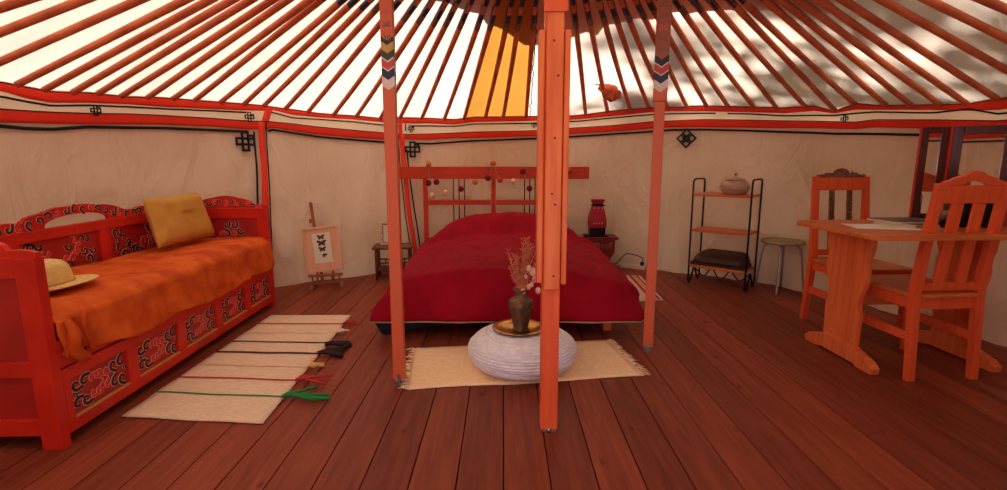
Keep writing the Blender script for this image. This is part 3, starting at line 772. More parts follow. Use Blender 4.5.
# bunched near corner and flaring far corner
mb = MB(); mb.tube(cr([(DX1 + .03, DY0 + .065, .50), (DX1 + .045, DY0 + .075, .44), (DX1 + .04, DY0 + .07, .385), (DX1 + .045, DY0 + .095, .34), (DX1 + .035, DY0 + .14, .33)], 5), [.012 + .012 * math.sin(PI * i / 20) for i in range(21)], 8)
mb.tube(cr([(DX1 + .03, DY0 + .15, .515), (DX1 + .042, DY0 + .13, .45), (DX1 + .048, DY0 + .14, .39), (DX1 + .04, DY0 + .16, .345)], 5), .010, 8)
mb.build('gathered_fold', 'throw', tw)
mb = MB(); mb.grid(lambda a, b_: (DX1 - .012 + .03 * a + .008 * math.sin(b_ * 5), DY1 - .09 + .06 * b_, .52 - .19 * a ** 1.5 - .02 * b_), 10, 6); mb.build('corner_flap', 'throw', tw, solid=.006)

# cushion
def cushion(name, corners, thick, m, label, cat):
    P = [Vector(c) for c in corners]; c0 = sum(P, Vector()) / 4
    n = (P[1] - P[0]).cross(P[3] - P[0]).normalized()
    mb = MB()
    for sg in (-1, 1):
        def fn(a, b_, sg=sg):
            A = 2 * a - 1; B = 2 * b_ - 1
            # pinch edges inwards between corners
            pa = A * (1 - .05 * (1 - B * B)); pb = B * (1 - .05 * (1 - A * A))
            aa = (pa + 1) / 2; bb = (pb + 1) / 2
            p = P[0] * (1 - aa) * (1 - bb) + P[1] * aa * (1 - bb) + P[2] * aa * bb + P[3] * (1 - aa) * bb
            h = ((1 - A ** 4) * (1 - B ** 4)) ** .55 * thick / 2
            h *= 1 + .22 * noise.noise(Vector((A * 1.6, B * 1.6, sg))) - .25 * math.exp(-((A - .1 + B * .3) ** 2) * 14) * (B < .2) 
            return p + n * h * sg - c0
        mb.grid(fn, 26, 26)
    o = mb.build(name, m, loc=tuple(c0)); return tag(o, label, cat)
cushion('mustard_cushion', [(-2.13, 3.10, .562), (-2.09, 3.66, .562), (-2.19, 3.66, .87), (-2.24, 3.17, .86)], .14, 'mustard', 'mustard yellow square cushion leaning in the corner of the red daybed', 'cushion')

# straw hat
ht = thing('straw_hat', 'pale straw sun hat with a round crown, lying on the orange throw', 'hat', (-2.0, 2.17, .548), .3)
ht.rotation_euler = (0, -.10, .3)
mb = MB(); prof = [(.088, .012), (.105, .004), (.135, .0), (.170, .006), (.178, .012), (.172, .014), (.135, .006), (.11, .010), (.09, .018)]
mb.lathe(prof, seg=48, wob=lambda a, i: .05 * math.sin(2 * a + 1) + .01 * math.sin(5 * a)); mb.build('brim', 'straw', ht)
mb = MB(); mb.lathe([(.093, .008), (.096, .02), (.095, .055), (.090, .088), (.072, .110), (.04, .122), (.0001, .125)], seg=40, wob=lambda a, i: .04 * math.sin(2 * a)); mb.build('crown', 'straw', ht)
mb = MB(); mb.tube([(.099 * math.cos(t) * (1 + .04 * math.sin(2 * t)), .099 * math.sin(t) * (1 + .04 * math.sin(2 * t)), .018) for t in [2 * PI * k / 40 for k in range(40)]], .004, 6, closed=True); mb.build('hat_band', 'gold', ht)

# ------------------------------------------------------------------ striped rug
rc = [Vector((-1.648, 2.051, .0)), Vector((-1.012, 1.992, 0)), Vector((-1.083, 3.50, 0)), Vector((-1.655, 3.50, 0))]
def rp3(u_, v_, z=.004):
    p = rc[0] * (1 - u_) * (1 - v_) + rc[1] * u_ * (1 - v_) + rc[2] * u_ * v_ + rc[3] * (1 - u_) * v_
    p.z = z + .004 * (1 + noise.noise(Vector((u_ * 3, v_ * 8, 0)))) ; return p
rug = thing('striped_rug', 'cream woven rug with thin coloured stripes and tied tassels beside the daybed', 'rug', tuple(rc[0]))
ro = rc[0]
mb = MB(); mb.grid(lambda a, b_: rp3(a, b_) - ro, 20, 60); mb.build('weave', 'rug', rug, solid=.007)
def vy(py):     # rug position along its length at the right edge for a photo row
    r = ray(300, py); t = -H / r.z; return (r.y * t - 1.992) / (3.5 - 1.992)
def stripe(py, m, w=.012):
    vv = vy(py); mb = MB(); mb.grid(lambda a, b_: rp3(a, vv + (b_ - .5) * w / 1.5, .010) - ro, 20, 2); mb.build('stripe', m, rug)
for py, m, w in ((325.7, 'rugr', .02), (335.5, 'rugy', .008), (344.7, 'rugk', .018), (355.7, 'rugk', .026), (369.4, 'rugy', .010), (382.8, 'rugr', .016), (399.4, 'rugg', .014)):
    stripe(py, m, w)
def tassel(py, m, strands, ln, r=.009, knot_=True, seed=0, lab=None):
    rg = random.Random(seed); base = rp3(1.0, vy(py), .014) - ro; mb = MB()
    if knot_: mb.ball(base + Vector((.03, 0, .008)), .018, sc=(1.3, 1, .8))
    for i in range(strands):
        a = (rg.random() - .5) * .9 + (.25 if i % 2 else -.05); l = ln * (.6 + .4 * rg.random())
        pts = [base + Vector((-.005, 0, 0)), base + Vector((.03, .0, .008)), base + Vector((.03 + l * .5 * math.cos(a), l * .5 * math.sin(a), .008)), base + Vector((.03 + l * math.cos(a + .2), l * math.sin(a + .2), -.004))]
        mb.tube(cr(pts, 4), [r] * 12 + [r * .5], 6)
    o = mb.build('tassel', m, rug)
    if lab: o['label'] = lab
tassel(325.7, 'rugr', 2, .07, .006, seed=1, lab='short red tassel'); tassel(334.5, 'rugc', 1, .05, .008, seed=2, lab='short pale pink tassel')
tassel(347, 'rugk', 4, .13, .014, seed=3, lab='thick black tassel'); tassel(356, 'rugk', 4, .16, .013, seed=4, lab='thick black tassel'); tassel(369.5, 'rugy', 2, .06, .008, seed=5, lab='pale yellow tassel')
tassel(383, 'rugr', 4, .16, .007, seed=6, lab='long red tassel'); tassel(399.4, 'rugg', 4, .2, .008, seed=8, lab='long green tied tassel')

# ------------------------------------------------------------------ runner, pouf, tray, vase
rn = thing('fringed_runner', 'sand coloured cotton runner with fringed ends under the white pouf', 'runner', (-.505, 2.59, 0))
ro2 = Vector((-.505, 2.59, 0)); q4 = [Vector((-.462, 2.318, 0)), Vector((.72, 2.475, 0)), Vector((.635, 3.005, 0)), Vector((-.515, 2.868, 0))]
def rr3(u_, v_, z=.005):
    p = q4[0] * (1 - u_) * (1 - v_) + q4[1] * u_ * (1 - v_) + q4[2] * u_ * v_ + q4[3] * (1 - u_) * v_; p.z = z + .003 * noise.noise(Vector((u_ * 6, v_ * 3, 2)))
    p.y += .008 * math.sin(u_ * 9) * (1 - v_); return p - ro2
mb = MB(); mb.grid(lambda a, b_: rr3(a, b_), 40, 16); mb.build('weave', 'runner', rn, solid=.005)
mb = MB(); rg = random.Random(5)
for sd in (0, 1):
    mb = MB()
    for k in range(34):
        vv = (k + .5) / 34; p = rr3(sd, vv, .005); d = Vector(((-1, 1)[sd], (rg.random() - .5) * .9, 0)).normalized() * (.03 + .03 * rg.random())
        mb.tube([p, p + d * .5 + Vector((0, 0, .006)), p + d + Vector((0, rg.random() * .01, -.003))], [.004, .0035, .002], 5)
    mb.build('fringe', 'runner', rn)
px_, py_ = .10, 2.60
pf = thing('coiled_pouf', 'round white coiled pouf standing on the sand coloured runner', 'pouf', (px_, py_, .008))
mb = MB()
prof = []; NR = 17
for i in range(NR):
    t0 = -1.15 + 2.45 * i / NR
    for q in range(5):
        t = t0 + 2.45 / NR * q / 5
        br_ = .255 * math.cos(t) ** .55 if abs(t) < 1.5 else .05
        hz = .098 + .098 * math.sin(t); bulge = .006 * math.sin(PI * q / 5)
        prof.append((max(.01, br_ + .033 * 0 + bulge * math.cos(t) + .03), hz + bulge * math.sin(t)))
# concentric coils of the top
rt = prof[-1][0]; zt_ = prof[-1][1]
n_ = 9
for i in range(n_):
    for q in range(5):
        r = rt * (1 - (i + q / 5) / n_); prof.append((max(r, .001), zt_ + .002 + .006 * math.sin(PI * q / 5) - .0 * i))
mb.lathe(prof, seg=72, wob=lambda a, i: .007 * math.sin(a * 3 + i * .35) + .004 * math.sin(a * 7 + i * 1.7) + .003 * noise.noise(Vector((math.cos(a) * 8, math.sin(a) * 8, i * .7)))); mb.build('coils', 'pouf', pf)
tz = .008 + zt_ + .010
tr = thing('brass_tray', 'round brass tray lying on top of the white pouf', 'tray', (.082, 2.60, tz))
mb = MB(); mb.lathe([(.0001, .0), (.088, .0), (.098, .008), (.138, .012), (.142, .015), (.138, .017), (.097, .0125), (.086, .004), (.0001, .004)], seg=56); mb.build('dish', 'brass', tr)
vx, vy_ = .090, 2.575
vz = thing('bronze_vase', 'dark bronze vase with narrow neck, standing on the brass tray', 'vase', (vx, vy_, tz + .0045))
mb = MB(); mb.lathe([(.0001, 0), (.036, 0), (.037, .006), (.033, .012), (.042, .06), (.054, .11), (.056, .128), (.048, .142), (.026, .152), (.024, .172), (.034, .186), (.036, .19), (.03, .19), (.02, .172), (.02, .155)], seg=40); mb.build('body', 'bronze', vz)
mb = MB()
for z, r in ((.108, .0545), (.136, .052), (.158, .0255)): mb.tube([(r * math.cos(2 * PI * k / 32), r * math.sin(2 * PI * k / 32), z) for k in range(32)], .0022, 6, closed=True)
mb.build('rim_ring', 'bronze', vz)
vz.scale = (1.17, 1.17, 1.17)
fb = thing('dried_flowers', 'bunch of pale pink dried stems and seed pods standing in the bronze vase', 'dried flowers', (vx, vy_, tz + .195))
rg = random.Random(11); mb = MB(); mp_ = MB()
for i in range(26):
    dx = -.075 + .17 * rg.random(); hgt = .10 + .15 * rg.random()
    if i < 9: dx = .0 + .06 * rg.random(); hgt = .20 + .09 * rg.random()
    dy = (rg.random() - .5) * .09
    pts = cr([(0, 0, -.03), (dx * .15, dy * .15, .03), (dx * .5, dy * .5, hgt * .55), (dx + .01, dy, hgt)], 4)
    mb.tube(pts, [.0022] * (len(pts) - 1) + [.001], 5)
    for k in range(4, len(pts)):
        for s_ in (-1, 1):
            p = pts[k]; q = p + Vector((s_ * (.008 + .012 * rg.random()), (rg.random() - .5) * .015, .010 + .012 * rg.random()))
            mb.tube([p, (p + q) / 2 + Vector((0, 0, .003)), q], [.0015, .003, .001], 4)
mb.build('stems', 'flower', fb)
for (x, z, s_) in ((.062, .125, .024), (.04, .145, .018), (.07, .085, .018), (.088, .03, .018), (.012, .025, .016), (.04, .05, .015), (.025, .10, .013), (.055, .06, .014)):
    mp_.ball((x, -.03 + .02 * rg.random(), z), s_, sc=(.8, .35, 1), seg=10, rings=6)
mp_.build('seed_pods', 'petal', fb)

# ------------------------------------------------------------------ double bed
bd = thing('double_bed', 'orange wooden double bed frame with plank headboard at the back wall', 'bed', (0, 5.1, 0))
HB = 5.12 - 5.1
mb = MB(); mb.box(-1.03, .845, -.03, .0, .915, 1.035); mb.build('headboard_plank', 'orange_x', bd, bevel=.003)
for x in (-.78, -.10, .60):
    mb = MB(); mb.box(x - .022, x + .022, .0005, .035, 0, .93); mb.build('headboard_post', 'orange_x', bd, bevel=.003)
mb = MB(); mb.box(-.755, -.125, .005, .028, .655, .705); mb.box(-.075, .575, .005, .028, .655, .705); mb.build('headboard_rail', 'orange_x', bd, bevel=.003)
for x in (-.50, -.445, -.39, .21, .262, .315):
    mb = MB(); mb.tube([(x, .017, .46), (x, .017, .93)], .0055, 8); mb.build('rod', 'metalb', bd)
mb = MB(); mb.box(-.70, .72, -1.90, -.04, .20, .25); mb.box(-.70, .72, -1.92, -1.89, .13, .255); mb.box(-.70, -.67, -1.89, 0, .13, .255); mb.box(.69, .72, -1.89, 0, .13, .255); mb.build('slat_frame', 'pine_x', bd)
for x in (-.66, 0, .68):
    mb = MB(); mb.box(x - .025, x + .025, -1.9, -1.85, 0, .2); mb.build('leg', 'pine', bd)
mb = MB(); mb.box(-.66, .66, -1.82, -.08, .262, .30); mb.build('mattress', 'cream', bd, bevel=.015)
# duvet
dv_ = thing('crimson_duvet', 'crimson quilted duvet spread over the double bed, hanging at the foot', 'duvet', (0, 5.1, 0))
def duv(u_, v_, off=0):
    # v: 0 head -> 1 foot hem ; u: -1..1
    def ease(t): return t
    A = 2 * u_ - 1; aa = abs(A)
    k = .82; kv = .84
    hw = .70
    # hem heights
    hemL = interp([(0, .35), (.35, .31), (.58, .22), (.75, .14), (1, .10)], v_); hemR = interp([(0, .35), (.5, .31), (.8, .27), (1, .20)], v_)
    side = max(0, (aa - k) / (1 - k)); front = max(0, (v_ - kv) / (1 - kv))
    x = math.copysign(min(aa / k, 1) * hw, A)
    yv = min(v_ / kv, 1)
    y = -.07 - 1.90 * yv
    headr = max(0, 1 - v_ / .10)
    ak = min(aa / k, 1)
    hp = min(1, max(0, (.30 - v_) / .12)); hp = hp * hp * (3 - 2 * hp)
    top = .455 - .095 * ak ** 2.2 + .145 * hp * (1 - ak ** 3.6) - .05 * headr ** 2 - .03 * min(1, max(0, v_ / kv - .85) / .15) ** 2
    if headr > 0: x *= 1 - .16 * headr ** 2
    top += .010 * noise.noise(Vector((A * 2.4, v_ * 4, 0))) + .006 * noise.noise(Vector((A * 6, v_ * 9, 4)))
    # quilting grooves: lines that wander along the bed and zigzag across
    gq = abs(math.sin(A * 15 + 1.1 * math.sin(v_ * 15)))
    top -= .009 * math.exp(-(gq / .16) ** 2)
    hem = hemL if A < 0 else hemR
    d = max(side, front); 
    z = top; x += .025 if A > -2 else 0
    if side > 0 or front > 0:
        sd = math.sin(side * PI / 2); fr_ = math.sin(front * PI / 2)
        x += math.copysign(((.085 + .05 * v_ ** 4) if A < 0 else .125) * sd * (.6 + .4 * v_) , A)
        y -= .10 * fr_ + .006 * math.sin(A * 13) * front
        x += math.copysign(.014 * math.sin(v_ * 25) * side, A)
        hz = hem if side >= front else .12
        if side > 0 and front > 0: hz = .12 + (hem - .12) * max(0, side - front)
        dd = max(side, front)
        z = top + (hz - top) * (dd ** 1.25)
        gz = (1 - dd)
    return Vector((x, y, z + off))
mb = MB(); mb.grid(lambda a, b_: duv(a, b_), 130, 110); dvt = mb.build('quilt', 'duvet', dv_, solid=.02)
# piping along the hem and navy underside
mb = MB(); hemp = [duv(0, t / 40) for t in range(20, 40)] + [duv(t / 60, 1) for t in range(61)] + [duv(1, 1 - t / 40) for t in range(1, 20)]
mb.tube([p + Vector((0, 0, -.008)) for p in hemp], .006, 6); mb.build('piping', 'piping', dv_)
mb = MB(); lowp = []
n_ = len(hemp)
def lin_(a, b_):
    i = a * (n_ - 1); k0 = int(i); k1 = min(k0 + 1, n_ - 1); p = hemp[k0].lerp(hemp[k1], i - k0)
    c0 = Vector((0, -1.0, 0)); w = p - c0; w.z = 0; w.normalize()
    drop = interp([(0, .01), (.15, .06), (.22, .095), (.3, .05), (.4, .02), (1, .015)], a)
    z = max(.012, p.z - .012 - drop * b_)
    q = p - w * (.02 + .05 * b_ ); q.z = z; return q
mb.grid(lin_, 100, 4); mb.build('lining', 'lining', dv_, solid=.008)
dv_.children[-1]['label'] = 'navy underside showing at the left corner'

# cotton-ball string lights on the headboard
balls = [(428.5, 164, 'b_tan'), (493, 163, 'b_tan'), (523, 171.5, 'b_red'), (488, 178, 'b_red'), (428.5, 183, 'b_red'), (436.5, 182, 'b_red'), (500, 180, 'b_pink'), (475, 182, 'b_tan'), (513.5, 181.5, 'b_cream'), (461, 189, 'b_red'), (446, 192.5, 'b_cream'), (432, 195.5, 'b_cream'), (529.5, 188.5, 'b_red'), (569, 170.5, 'b_pink')]
lg = thing('ball_string_lights', 'string of red, tan and cream cotton balls draped over the orange headboard', 'string lights', (0, 5.05, .95))
pos = []
for (x, y, mm) in balls:
    r = ray(x, y); t = 5.042 / r.y; p = Vector((r.x * t, 5.042, H + r.z * t)) - Vector((0, 5.05, .95))
    pos.append(p); mb = MB(); mb.ball(p, .030); bb = mb.build('cotton_ball', mm, lg)
    bb['label'] = {'b_tan': 'tan cotton ball', 'b_red': 'dark red cotton ball', 'b_pink': 'pinkish red cotton ball', 'b_cream': 'cream cotton ball'}[mm]
order = sorted(pos, key=lambda p: p.x); mb = MB()
pp = []
for a, b_ in zip(order, order[1:]):
    pp += [a, (a + b_) / 2 + Vector((0, .008, -.015))]
mb.tube(cr(pp + [order[-1]], 3), .0018, 5); mb.build('thread', 'piping', lg)

# ------------------------------------------------------------------ easel with butterfly print
ez = thing('tabletop_easel', 'small reddish wooden easel on the floor by the lining, right of the daybed', 'easel', (-1.55, 4.32, 0), .30)
mb = MB(); mb.beam((-.06, -.0, .03), (-.06, .045, .44), .016, .02).beam((.07, 0, .03), (.07, .045, .44), .016, .02); mb.build('frame_rail', 'easelw', ez)
mb = MB(); mb.beam((-.02, .012, .04), (-.085, .10, .74), .026, .016, (0, 1, 0)); mb.build('mast', 'easelw', ez, bevel=.002)
mb = MB(); mb.box(-.105, -.055, .05, .085, .565, .60); mb.build('top_clamp', 'easelw', ez, bevel=.002)
mb = MB(); mb.box(-.13, .15, -.075, -.03, .118, .134); mb.build('canvas_shelf', 'easelw', ez, bevel=.002)
mb = MB(); mb.box(-.11, .13, -.02, .01, .045, .062); mb.box(-.125, -.10, -.12, .16, .0, .03); mb.box(.12, .145, -.12, .16, .0, .03); mb.box(-.10, .12, .12, .145, .005, .025); mb.build('base', 'easelw', ez, bevel=.002)
for x in (-.10, -.02, .06, .12):
    mb = MB(); mb.beam((x, -.02, .03), (x, -.02, .12), .012, .014); mb.build('strut', 'easelw', ez)
# framed print, local frame leaning on the easel
pr = thing('framed_butterfly_print', 'pale wood frame with a print of four butterflies, resting on the small easel', 'picture', (-1.515, 4.275, .160), .30)
pr.rotation_euler = (-.16, math.radians(-5.5), .22)
w, h = .30, .385; cx_ = -.01
mb = MB(); x0, x1 = cx_ - w / 2, cx_ + w / 2
mb.box(x0, x0 + .018, -.012, .01, 0, h).box(x1 - .018, x1, -.012, .01, 0, h).box(x0 + .018, x1 - .018, -.012, .01, 0, .018).box(x0 + .018, x1 - .018, -.012, .01, h - .018, h); mb.build('frame', 'framew', pr, bevel=.002)
mb = MB(); mb.box(x0 + .017, x1 - .017, -.002, .006, .017, h - .017)
bk_ = mb.build('mount', 'framew', pr)
mb = MB(); mb.box(x0 + .078, x1 - .075, -.0045, -.0025, .075, h - .055); mb.build('paper_sheet', 'paper', pr)
pr.children[-1]['label'] = 'white paper sheet'
mb = MB()
def bfly(cx, cz, s, rot=0, side=False):
    def P(x, z):
        c_, s_ = math.cos(rot), math.sin(rot); return (cx + (x * c_ - z * s_) * s, cz + (x * s_ + z * c_) * s)
    o = Vector((0, -.0048, 0)); u1 = Vector((1, 0, 0)); v1_ = Vector((0, 0, 1))
    def poly(pts, mi, d): mb.prism([P(*p) for p in pts], o + Vector((0, -d, 0)), u1, v1_, .0008, mi)
    for sx in ((1,) if side else (-1, 1)):
        fw = [(0, .05), (.18 * sx, .42), (.62 * sx, .62), (.95 * sx, .55), (.85 * sx, .18), (.45 * sx, -.02)]; hw_ = [(0, .02), (.5 * sx, .02), (.72 * sx, -.28), (.5 * sx, -.62), (.2 * sx, -.45)]
        if sx < 0: fw, hw_ = fw[::-1], hw_[::-1]
        poly(fw, 1, 0); poly(hw_, 1, 0.0002)
        g1 = [(.2 * sx, .15), (.3 * sx, .38), (.6 * sx, .45), (.6 * sx, .2)]; g2 = [(.2 * sx, -.08), (.5 * sx, -.08), (.5 * sx, -.35), (.3 * sx, -.35)]
        if sx < 0: g1, g2 = g1[::-1], g2[::-1]
        poly(g1, 0, .0008); poly(g2, 0, .0008)
    poly([(-.06, -.45), (.06, -.45), (.06, .4), (-.06, .4)], 1, .001)
for cz_, s_, r_, sd in ((.295, .034, 0, False), (.245, .042, 0, False), (.192, .034, 0, False), (.145, .034, -.6, True)):
    bfly(cx_ + .0, cz_, s_, r_, sd)
mb.build('butterflies', ['wing', 'wingd'], pr)

# ------------------------------------------------------------------ bamboo stand with white frame
bs = thing('bamboo_side_table', 'low brown bamboo side table behind the left post, left of the bed', 'side table', (-1.035, 4.73, 0), .12)
for x in (-.15, .15):
    for y in (-.10, .10):
        mb = MB(); mb.tube([(x, y, 0), (x, y, .29)], .013, 10); mb.build('leg', 'bamboo', bs)
mb = MB(); mb.box(-.17, .17, -.12, .12, .29, .308)
for sy in (-1, 1): mb.tube([(-.178, sy * .122, .30), (.178, sy * .122, .30)], .012, 8)
for sx in (-1, 1): mb.tube([(sx * .172, -.13, .30), (sx * .172, .13, .30)], .012, 8)
mb.build('table_top', 'bamboo', bs)
mb = MB(); mb.box(-.15, .15, -.10, .10, .085, .097)
for sy in (-1, 1):
    mb.tube([(-.15, sy * .10, .09), (.15, sy * .10, .09)], .010, 8)
    mb.tube([(-.15, sy * .10, .16), (.15, sy * .10, .16)], .007, 8)
    for x in (-.09, -.03, .03, .09): mb.tube([(x, sy * .10, .09), (x, sy * .10, .16)], .006, 6)
mb.build('lower_shelf', 'bamboo', bs)
wf = thing('beaded_photo_frame', 'small white beaded picture frame on the bamboo side table', 'picture frame', (-1.095, 4.72, .313), .1)
mb = MB(); mb.box(-.05, .05, .0, .014, 0, .22); mb.build('backing', 'easelw', wf)
mb = MB(); mb.box(-.028, .028, -.003, 0, .03, .19); mb.build('picture', 'paper', wf)
mb = MB()
for i in range(9): mb.ball((-.045, -.006, .012 + i * .025), .013); mb.ball((.045, -.006, .012 + i * .025), .013)
for i in range(3): mb.ball((-.022 + i * .022, -.006, .012), .012); mb.ball((-.022 + i * .022, -.006, .212), .012)
mb.build('beads', 'cream', wf)
cc = thing('white_trinket_dish', 'tiny white dish on the bamboo side table beside the beaded frame', 'dish', (-1.015, 4.70, .313)); mb = MB(); mb.lathe([(.0001, 0), (.018, 0), (.03, .022), (.027, .022), (.015, .004), (.0001, .004)], seg=20); mb.build('bowl', 'white', cc)

# ------------------------------------------------------------------ red nightstand with lantern lamp, power strip
ns = thing('red_nightstand', 'small red painted nightstand with scroll trim, right of the bed head', 'nightstand', (.985, 5.13, 0))
mb = MB(); mb.box(-.16, .16, -.12, .12, .315, .34); mb.build('table_top', 'darkred', ns, bevel=.003)
mb = MB(); mb.box(-.13, .13, -.10, .10, .20, .3145); bx_ = mb.build('drawer_box', 'darkred', ns, bevel=.003)
mb = MB(); i = 0
for x in (-.09, -.045, 0, .045, .09):
    scroll(mb, (x, .257), .020, i * 2, (-1) ** i, Vector((0, -.1003, 0)), Vector((1, 0, 0)), v, [0, 2, 1][i % 3]); i += 1
absorb(bx_, mb, ORN)
mb = MB(); mb.prism([(-.10, .0), (.10, .0), (.12, .03), (.09, .07), (.09, .12), (.13, .18), (.13, .1995), (-.13, .1995), (-.13, .18), (-.09, .12), (-.09, .07), (-.12, .03)], (0, .09, 0), Vector((1, 0, 0)), Vector((0, 0, 1)), .18); pd_ = mb.build('pedestal', 'darkred', ns, bevel=.003)
mb = MB(); i = 0
for x in (-.05, 0, .05):
    scroll(mb, (x, .14), .018, i * 2, (-1) ** i, Vector((0, -.0903, 0)), Vector((1, 0, 0)), v, [0, 1][i % 2]); i += 1
absorb(pd_, mb, ORN)
lp = thing('red_lantern_lamp', 'crimson lantern-shaped lamp with black base on the red nightstand', 'lamp', (.945, 5.12, .3405))
mb = MB(); mb.box(-.13, .10, -.075, .075, 0, .012); mb.box(-.075, .075, -.05, .05, .012, .035); mb.prism([(-.078, .035), (.078, .035), (.08, .09), (-.08, .09)], (0, .045, 0), Vector((1, 0, 0)), Vector((0, 0, 1)), .09)
mb.build('base', 'metalb', lp)
def sqloft(mb, prof, mi=0):
    for (a, za), (b_, zb_) in zip(prof, prof[1:]):
        A = [(x * a, y * a * .7, za) for x, y in ((-1, -1), (1, -1), (1, 1), (-1, 1))]; B = [(x * b_, y * b_ * .7, zb_) for x, y in ((-1, -1), (1, -1), (1, 1), (-1, 1))]
        mb.add(A + B, [(0, 1, 5, 4), (1, 2, 6, 5), (2, 3, 7, 6), (3, 0, 4, 7)], mi)
    return mb
mb = MB(); sqloft(mb, [(0.001, .0901), (.082, .0901), (.086, .13), (.084, .18), (.07, .24), (.05, .305), (.001, .3055)])
sqloft(mb, [(.001, .33), (.05, .33), (.066, .37), (.001, .3705)]); sh = mb.build('shade', 'lamp', lp)
mb = MB(); mb.box(-.062, .075, -.04, .04, .306, .315); mb.box(-.05, .05, -.035, .035, .315, .329); mb.build('collar', 'metalb', lp)
mb = MB()
for z_, n_ in ((.135, 4), (.285, 3)):
    for k in range(n_): mb.ball((-.04 + .08 * k / (n_ - 1), -.064 if z_ < .2 else -.046, z_), .005, seg=8, rings=5)
mb.build('studs', 'cream', lp)
ps = thing('power_strip', 'white power strip on the floor against the wall, right of the nightstand', 'power strip', (1.335, 5.14, 0), -.55)
mb = MB(); mb.box(-.13, .13, -.03, .03, 0, .04); mb.build('housing', 'white', ps, bevel=.005)
for x in (-.08, -.02, .04):
    mb = MB(); mb.lathe([(.018, .0), (.018, .003), (.014, .003), (.013, .001), (.0001, .001)], (x, 0, .0402), 20); mb.build('socket', 'cream', ps)
mb = MB(); mb.box(.075, .105, -.02, .02, .041, .075); mb.build('plug', 'metalb', ps, bevel=.004)
mb = MB(); mb.tube(cr([(1.12, 5.15, .02), (1.18, 5.17, .06), (1.28, 5.24, .13), (1.36, 5.2, .13), (1.42, 5.12, .11), (1.412, 5.092, .075)], 8), .005, 8)
tag(mb.build('power_cable', 'metalb'), 'thin black cable looping from the nightstand to the white power strip', 'cable')

# small red-white mat
sm = thing('red_striped_mat', 'small cream mat with red stripes on the floor, right side of the bed', 'rug', (1.10, 4.3, 0))
mo = Vector((1.10, 4.3, 0)); q5 = [Vector((.96, 3.88, 0)), Vector((1.27, 3.93, 0)), Vector((1.31, 4.78, 0)), Vector((.98, 4.78, 0))]
def mm3(u_, v_, z=.004):
    p = q5[0] * (1 - u_) * (1 - v_) + q5[1] * u_ * (1 - v_) + q5[2] * u_ * v_ + q5[3] * (1 - u_) * v_; p.z = z; return p - mo
mb = MB(); mb.grid(lambda a, b_: mm3(a, b_), 8, 20); mb.build('weave', 'rug', sm, solid=.006)
for a0, a1 in ((.66, .75), (.79, .82), (.86, .93)):
    mb = MB(); mb.grid(lambda a, b_: mm3(a0 + (a1 - a0) * a, b_, .0085), 2, 20); mb.build('stripe', 'rugr', sm)
for e_, dy in ((0, -.03), (1, .03)):
    mb = MB()
    for k in range(16):
        p = mm3((k + .5) / 16, e_, .005); mb.tube([p, p + Vector((0.004 * (k % 3 - 1), dy, -.001))], [.003, .002], 4)
    mb.build('fringe', 'rugc', sm)

# ------------------------------------------------------------------ metal shelf rack
sh_ = thing('shelf_rack', 'black tube rack with three orange wooden shelves against the right back wall', 'shelf', (1.668, 4.5, 0), math.radians(-41.9))
WS = .485; DS = .26
for i, x in enumerate((0, WS)):
    mb = MB(); zt = .935 if i == 0 else .94
    path = cr([(x, 0, .035), (x, 0, .10), (x, 0, .5), (x, 0, zt - .06), (x, .012, zt - .012), (x, .05, zt), (x, DS - .05, zt), (x, DS - .012, zt - .012), (x, DS, zt - .06), (x, DS, .5), (x, DS, .10), (x, DS, .035)], 4)
    mb.tube(path, .0085, 8); mb.build('side_frame', 'metalb', sh_)
    mb = MB(); mb.tube(cr([(x, 0, .05), (x, .012, .016), (x, .035, .012), (x, .09, .08), (x, .13, .135), (x, .17, .08), (x, DS - .035, .012), (x, DS - .012, .016), (x, DS, .05)], 5), .0085, 8); mb.build('zigzag_foot', 'metalb', sh_)
mb = MB(); mb.tube(cr([(.0, .13, .135), (.09, .13, .06), (.16, .13, .135), (.24, .13, .04), (.32, .13, .135), (.40, .13, .06), (WS, .13, .135)], 4), .006, 6); mb.build('brace', 'metalb', sh_)
for z in (.155, .475, .79):
    mb = MB(); mb.box(-.012 if 0 else .0095, WS - .0095, -.012, DS + .004, z, z + .022); mb.build('shelf_board', 'pine_x', sh_, bevel=.003)
ca, sa = math.cos(math.radians(-41.9)), math.sin(math.radians(-41.9))
def onrack(x, y): return (1.668 + x * ca - y * sa, 4.5 + x * sa + y * ca)
q = onrack(.31, .12)
jr = thing('lidded_jar', 'pinkish ceramic jar with knobbed lid on the top shelf of the rack', 'jar', (q[0], q[1], .8125), 0)
mb = MB(); mb.lathe([(.0001, 0), (.075, 0), (.095, .012), (.118, .045), (.12, .07), (.105, .098), (.078, .112), (.074, .116), (.0001, .116)], seg=44); mb.build('body', 'ceramic', jr)
mb = MB(); mb.lathe([(.0001, .1165), (.082, .1165), (.080, .124), (.05, .138), (.015, .144), (.010, .158), (.0001, .158)], seg=40); ld = mb.build('lid', 'ceramic', jr)
mb = MB(); mb.ball((0, 0, .170), .013); mb.build('knob', 'ceramic', ld)
q = onrack(.235, .13)
bx2 = thing('brown_flat_case', 'dark brown flat soft case lying on the bottom shelf of the rack', 'case', (q[0], q[1], .178), math.radians(-41.9))
mb = MB(); mb.grid(lambda a, b_: ((a - .5) * .45 * (1 - .05 * (b_ > .9)), -.13 + .25 * b_, .0 + .10 * math.sin(min(1, b_ * 1.6 + .25) * PI / 2) * (1 - (2 * a - 1) ** 8) ** .5 + .02 * b_), 24, 14); mb.box(-.222, .222, -.128, .115, 0, .03); mb.build('body', 'chest', bx2)
mb = MB(); mb.tube([(-.22, -.131, .028), (.22, -.131, .028)], .004, 6); mb.build('seam', 'metalb', bx2)

